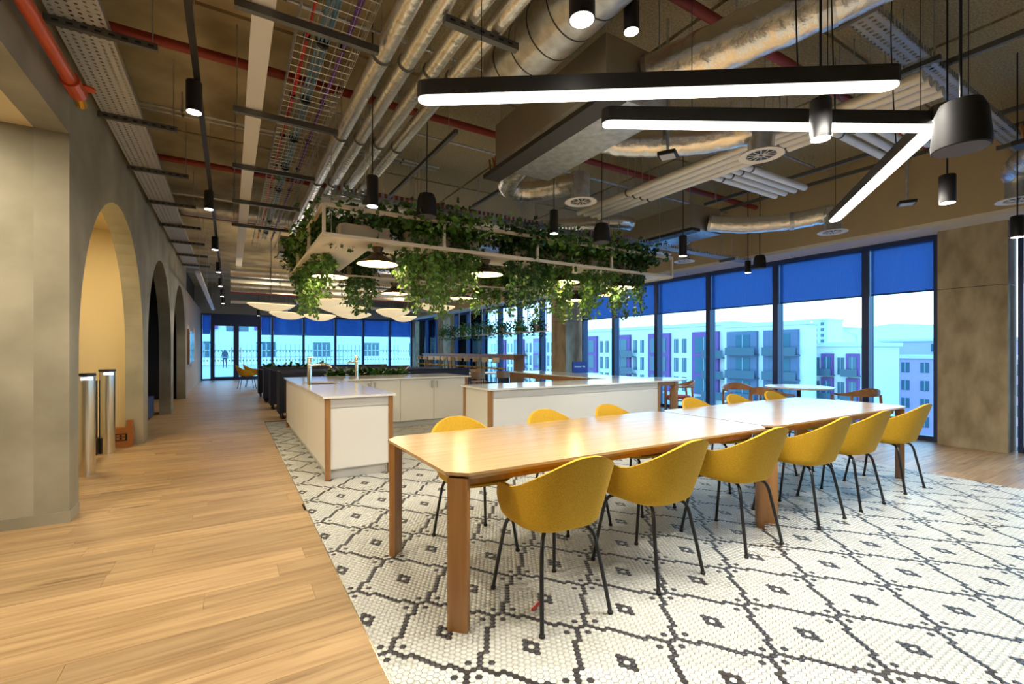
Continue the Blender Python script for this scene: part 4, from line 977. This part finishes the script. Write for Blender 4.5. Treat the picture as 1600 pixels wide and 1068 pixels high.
diffuser(3.36, 4.02, 3.0, 'round air diffuser hanging in front of the raft', .26); diffuser(3.95, 2.3, 3.03, 'round white air diffuser behind the second light bar', .26); diffuser(7.03, 3.1, 2.95, 'round air diffuser at the end of the slanting light bar', .28); diffuser(6.95, 5.45, 2.93, 'round air diffuser close to the window soffit', .3); diffuser(7.25, 1.4, 2.95, 'round air diffuser above the concrete column', .3)
# white lagged pipes and branches
for i in range(4):
    pipe('white_pipe', 'white lagged pipe above the table, %s from the bulkhead' % ORD[3-i], 'pipe', [(4.3+.13*i, 1.3, 3.33), (4.3+.13*i, 5.2, 3.33)], .042, WPIPE, 'white lagged pipes', 12, [.3, .75])
    pipe('white_branch_pipe', 'white lagged branch pipe towards the window fan coil, %s from the raft' % ORD[3-i], 'pipe', [(4.75-.13*0, 3.0+.12*i, 3.36), (6.1, 3.0+.12*i, 3.36)], .038, WPIPE, 'white branch pipes', 12, [.15])
    pipe('white_branch_pipe', 'white lagged branch pipe beside the slanting light bar, %s from the raft' % ORD[3-i], 'pipe', [(4.75, 1.75+.12*i, 3.38), (5.9, 1.75+.12*i, 3.38)], .038, WPIPE, 'white branch pipes near the bars', 12, [.15])
    pipe('long_pipe', 'silver white pipe crossing above the raft, %s from its front' % ORD[i], 'pipe', [(1.0, 6.3+.14*i, 3.3), (7.6, 6.3+.14*i, 3.3)], .04, WPIPE, 'pipes crossing above the raft', 12, [.2, .5, .8])
# red sprinkler pipes
for i, y in enumerate((2.28, 4.88, 7.8, 10.8)):
    pipe('sprinkler_pipe', 'dark red sprinkler pipe crossing under the slab, ' + ['over the long table', 'just before the raft', 'over the back of the raft', 'over the first booth'][i], 'pipe', [(XL, y, 3.95), (8.2, y, 3.95)], .042, REDP, 'red sprinkler pipes', 10, [.2, .5, .8])
sp = pipe('fire_pipe', 'bright red fire pipe with brass outlet beside the plaster wall', 'pipe', [(-.97, -.5, 3.25), (-.97, 4.4, 3.25)], .042, REDO, None, 12)
B().tube([(-.97, 4.4, 3.25), (-.97, 4.62, 3.25)], .058, 12).build('valve', REDO, sp, base=sp.location); B().tube([(-.97, 4.62, 3.25), (-.97, 4.72, 3.2)], .035, 10).build('outlet', mat('brass', (.6, .32, .05), .35, .8), sp, base=sp.location); B().lathe([(.05, 0), (.05, .012)], (-.9, 4.52, 3.25), 12).build('handwheel', REDO, sp, base=sp.location)
B().bar((-.97, 2.9, 3.29), (-.97, 2.9, 3.5), .02, .004).build('hanger', STEEL, sp, base=sp.location)
# conduits and struts across the slab
for i, (y, z, x0, x1) in enumerate(((4.0, 4.08, -1, 8.1), (6.3, 4.0, -1, 2.6), (6.42, 4.0, -1, 2.6), (5.25, 3.9, .8, 7.9), (7.2, 3.7, 1.0, 8.0), (8.9, 3.8, -1, 8), (3.5, 4.05, 3.2, 8.1), (.9, 3.85, 3.4, 8.1), (.5, 3.85, 3.4, 8.1), (1.75, 4.0, 3.6, 8.1))):
    pipe('steel_conduit', 'thin galvanised conduit under the slab ' + ['crossing the whole room before the raft', 'paired over the corridor, nearer the raft front', 'paired over the corridor, farther back', 'just above the raft front', 'above the raft back', 'crossing behind the raft', 'between fan coil and bulkhead', 'above the slotted tray by the big speaker', 'outermost beyond the slotted tray', 'beside the slotted tray, towards the raft'][i], 'conduit', [(x0, y, z), (x1, y, z)], .014, STEEL, 'galvanised conduits', 8, [.15, .5, .85])
for i, (y, z) in enumerate(((1.5, 3.7), (5.05, 2.98), (8.4, 3.3))):
    t = thing('cable_ladder', ['blue grey slotted cable tray above the large bell speaker', 'galvanised slotted tray in front of the raft top', 'galvanised slotted tray behind the raft'][i], 'cable tray', (5, y, z)); b0 = (3.4 if i == 0 else .9)-5
    B().box(b0, 3.2, -.09, .09, 0, .004).box(b0, 3.2, -.09, -.086, 0, .05).box(b0, 3.2, .086, .09, 0, .05).build('tray_body', perforated('slot tray steel', (.40, .45, .52), .06, .18) if 'slot tray steel' not in MATS else MATS['slot tray steel'], t)
    for x in (b0+.36, -.15, 2.6): B().tube([(x, -.1, 0), (x, -.1, ZR-z)], .005, 5).tube([(x, .1, 0), (x, .1, ZR-z)], .005, 5).build('threaded_rod', STEEL, t); B().box(x-.02, x+.02, -.14, .14, -.04, 0).build('support_channel', STRUT, t)
for i, (x, y0, y1, z) in enumerate(((3.5, 2.5, 7, 3.75), (5.3, .2, 3.3, 3.8), (6.9, .2, 5, 3.8), (2.1, 4.6, 8, 3.7), (7.6, .3, 6, 3.86))):
    t = thing('steel_strut', 'dark slotted steel strut hung under the slab, ' + ['above the fan coil loop', 'above the slanting light bar', 'between bulkhead and bars', 'above the raft front', 'close to the bulkhead'][i], 'strut', (x, y0, z), 0, 'ceiling struts')
    B().box(-.02, .02, 0, y1-y0, 0, .045).build('channel', STRUT, t)
    for d in (.2, y1-y0-.2): B().tube([(0, d, .04), (0, d, ZR-z)], .005, 5).build('threaded_rod', STEEL, t)
for i, (x, y, z, lab) in enumerate(((3.25, 2.72, 3.02, 'small square sensor on a drop rod below the fan coil'), (6.3, 2.05, 2.93, 'small square sensor on a drop rod before the bulkhead'), (5.75, .75, 3.3, 'larger dark square panel under the slab above the large speaker'))):
    t = thing('presence_sensor', lab, 'sensor', (x, y, z), .5, 'ceiling sensors'); s_ = .075 if i < 2 else .16
    B().box(-s_, s_, -s_, s_, 0, .03).build('housing', BLKPL, t); B().box(-s_*.8, s_*.8, -s_*.8, s_*.8, -.004, 0).build('face', mat('sensor face', (.45, .48, .55), .5), t); B().tube([(0, 0, .03), (0, 0, ZR-z)], .013, 8).build('drop_rod', STEEL, t)
for i, (x, y) in enumerate(((8.5, 4.4), (8.5, 6.6))):
    t = thing('smoke_detector', ['small sprinkler head in the white window soffit near the column', 'round smoke detector in the white window soffit'][i], 'sprinkler', (x, y, 3.0)); B().lathe([(.035, .022), (.03, .03)], n=14).build('plate', WHITEP, t); B().lathe([(.008, 0), (.008, .024)], n=8).build('stem', CHROME, t)

# ================================================================== FILL LAMPS (added, with made-up fittings)
light('AREA', 'niche_fill_light', (-1.65, 6.9, 3.035), 38, (1, .78, .42), None, (0, 0, 0), shape='DISK', size=.3)  # unseen lamp, added to light the cream niche wall
light('AREA', 'lobby_fill_light', (-2.4, 2.6, 3.005), 65, (1, .85, .6), None, (0, 0, 0), shape='DISK', size=.35)  # unseen lamp, added to brighten the lobby
light('AREA', 'lobby_fill_light', (-1.9, 4.0, 3.005), 30, (1, .85, .6), None, (0, 0, 0), shape='DISK', size=.3)  # second unseen lobby lamp, added near the plaster wall
for (x, y) in ((3.0, 11.5), (5.8, 11.5), (3.5, 17), (6, 17), (1, 22)):
    k_ = [(3.0, 11.5), (5.8, 11.5), (3.5, 17), (6, 17), (1, 22)].index((x, y))
    can((x, y, 2.8), .055, .24, 'added black cylinder fill spotlight over the ' + ['first booth bench', 'side chairs behind the counters', 'last booth bench', 'stools of the window bar', 'corridor before the far doors'][k_], 'added fill spotlights over the seating', ZC-.004, 0)  # fitting made up to go with the added fill beam
    light('SPOT', 'spot_beam', (x, y, 2.78), 110, (1, .88, .68), None, (0, 0, 0), spot_size=2.2, spot_blend=.8, shadow_soft_size=.1)  # fill beam added to brighten the area beyond the raft
for i, (x, y, z, r) in enumerate(((-1.65, 6.9, 3.05, .15), (-2.4, 2.6, 3.02, .175), (-1.9, 4.0, 3.02, .15))):  # made-up fittings for the unseen niche and lobby lamps
    t = thing('fill_downlight', 'added round fill downlight in the cream soffit ' + ['of the first arch niche', 'over the lobby opening', 'close to the plaster lobby wall'][i], 'lamp', (x, y, z-.012), 0, 'added fill downlights')
    B().lathe([(r+.02, .0), (r+.02, .012), (r, .012), (r, .0)], n=28, cap=False).build('trim_ring', WHITEP, t); B().lathe([(r, .004), (r, .01)], n=28).build('lens', LEDW, t)

# ceiling services over the booths, beyond the raft
for i, (y, z, r, m, x0, x1, lab) in enumerate(((9.9, 3.88, .16, STEEL, -.9, 6.8, 'round galvanised duct crossing behind the raft'), (12.6, 3.2, .13, FOIL, .0, 5.5, 'foil lagged duct crossing above the second booth bench'), (16.0, 3.25, .16, STEEL, .0, 7.0, 'round galvanised duct crossing near the far doors'), (14.4, 3.37, .05, REDP, .0, 8, 'dark red sprinkler pipe crossing above the third booth bench'), (18.6, 3.37, .05, REDP, .0, 8, 'dark red sprinkler pipe crossing closest to the far glass wall'), (13.75, 3.12, .05, WPIPE, .0, 7.5, 'white lagged pipe crossing above the booths'), (20.5, 3.2, .06, WPIPE, .0, 8, 'white lagged pipe crossing near the far doors'))):
    pipe('service_duct' if r > .1 else 'service_pipe', lab, 'duct' if r > .1 else 'pipe', [(x0, y, z), (x1, y, z)], r, m, 'services over the booths', 16, [.15, .5, .85])
for i, (x, y, w_, d_) in enumerate(((.9, 11.0, .8, .5), (3.0, 12.0, 1.0, .6), (5.2, 14.0, 1.0, .6), (2.2, 17.4, 1.0, .6), (5.6, 18.0, 1.0, .6))):
    fan_coil(x, x+w_, y, y+d_, 3.45, 3.8, 'fan coil unit over the booths, ' + ['above the corridor end of the first bench', 'above the middle of the second bench', 'above the third bench towards the window bar', 'in front of the far doors', 'before the far windows'][i])
for i, (x, lab) in enumerate(((-.6, 'slotted white batten'), (2.0, 'slotted white batten'), (6.4, 'slotted white batten'))):
    t = thing('service_batten', 'long pale service batten over the ' + ['corridor beyond the arches', 'booth benches', 'window bar stools'][i], 'batten', (x, 16.5, 3.0), 0, 'service battens'); B().box(-.05, .05, -4.5, 6, 0, .05).build('batten_body', WPIPE, t)
    for d in (-4, 0, 5): B().tube([(0, d, .05), (0, d, ZC-3.004)], .005, 5).build('threaded_rod', STEEL, t)
mk = thing('marker_pen', 'small red marker pen lying on the mosaic under the first near chair', 'pen', (1.36, 1.98, .008), .5)
B().tube([(-.05, 0, 0), (.03, 0, 0)], .0075, 8).build('barrel', CABR, mk); B().tube([(.03, 0, 0), (.07, 0, 0)], .0078, 8).build('cap', mat('pink cap', (.6, .08, .15), .4), mk)
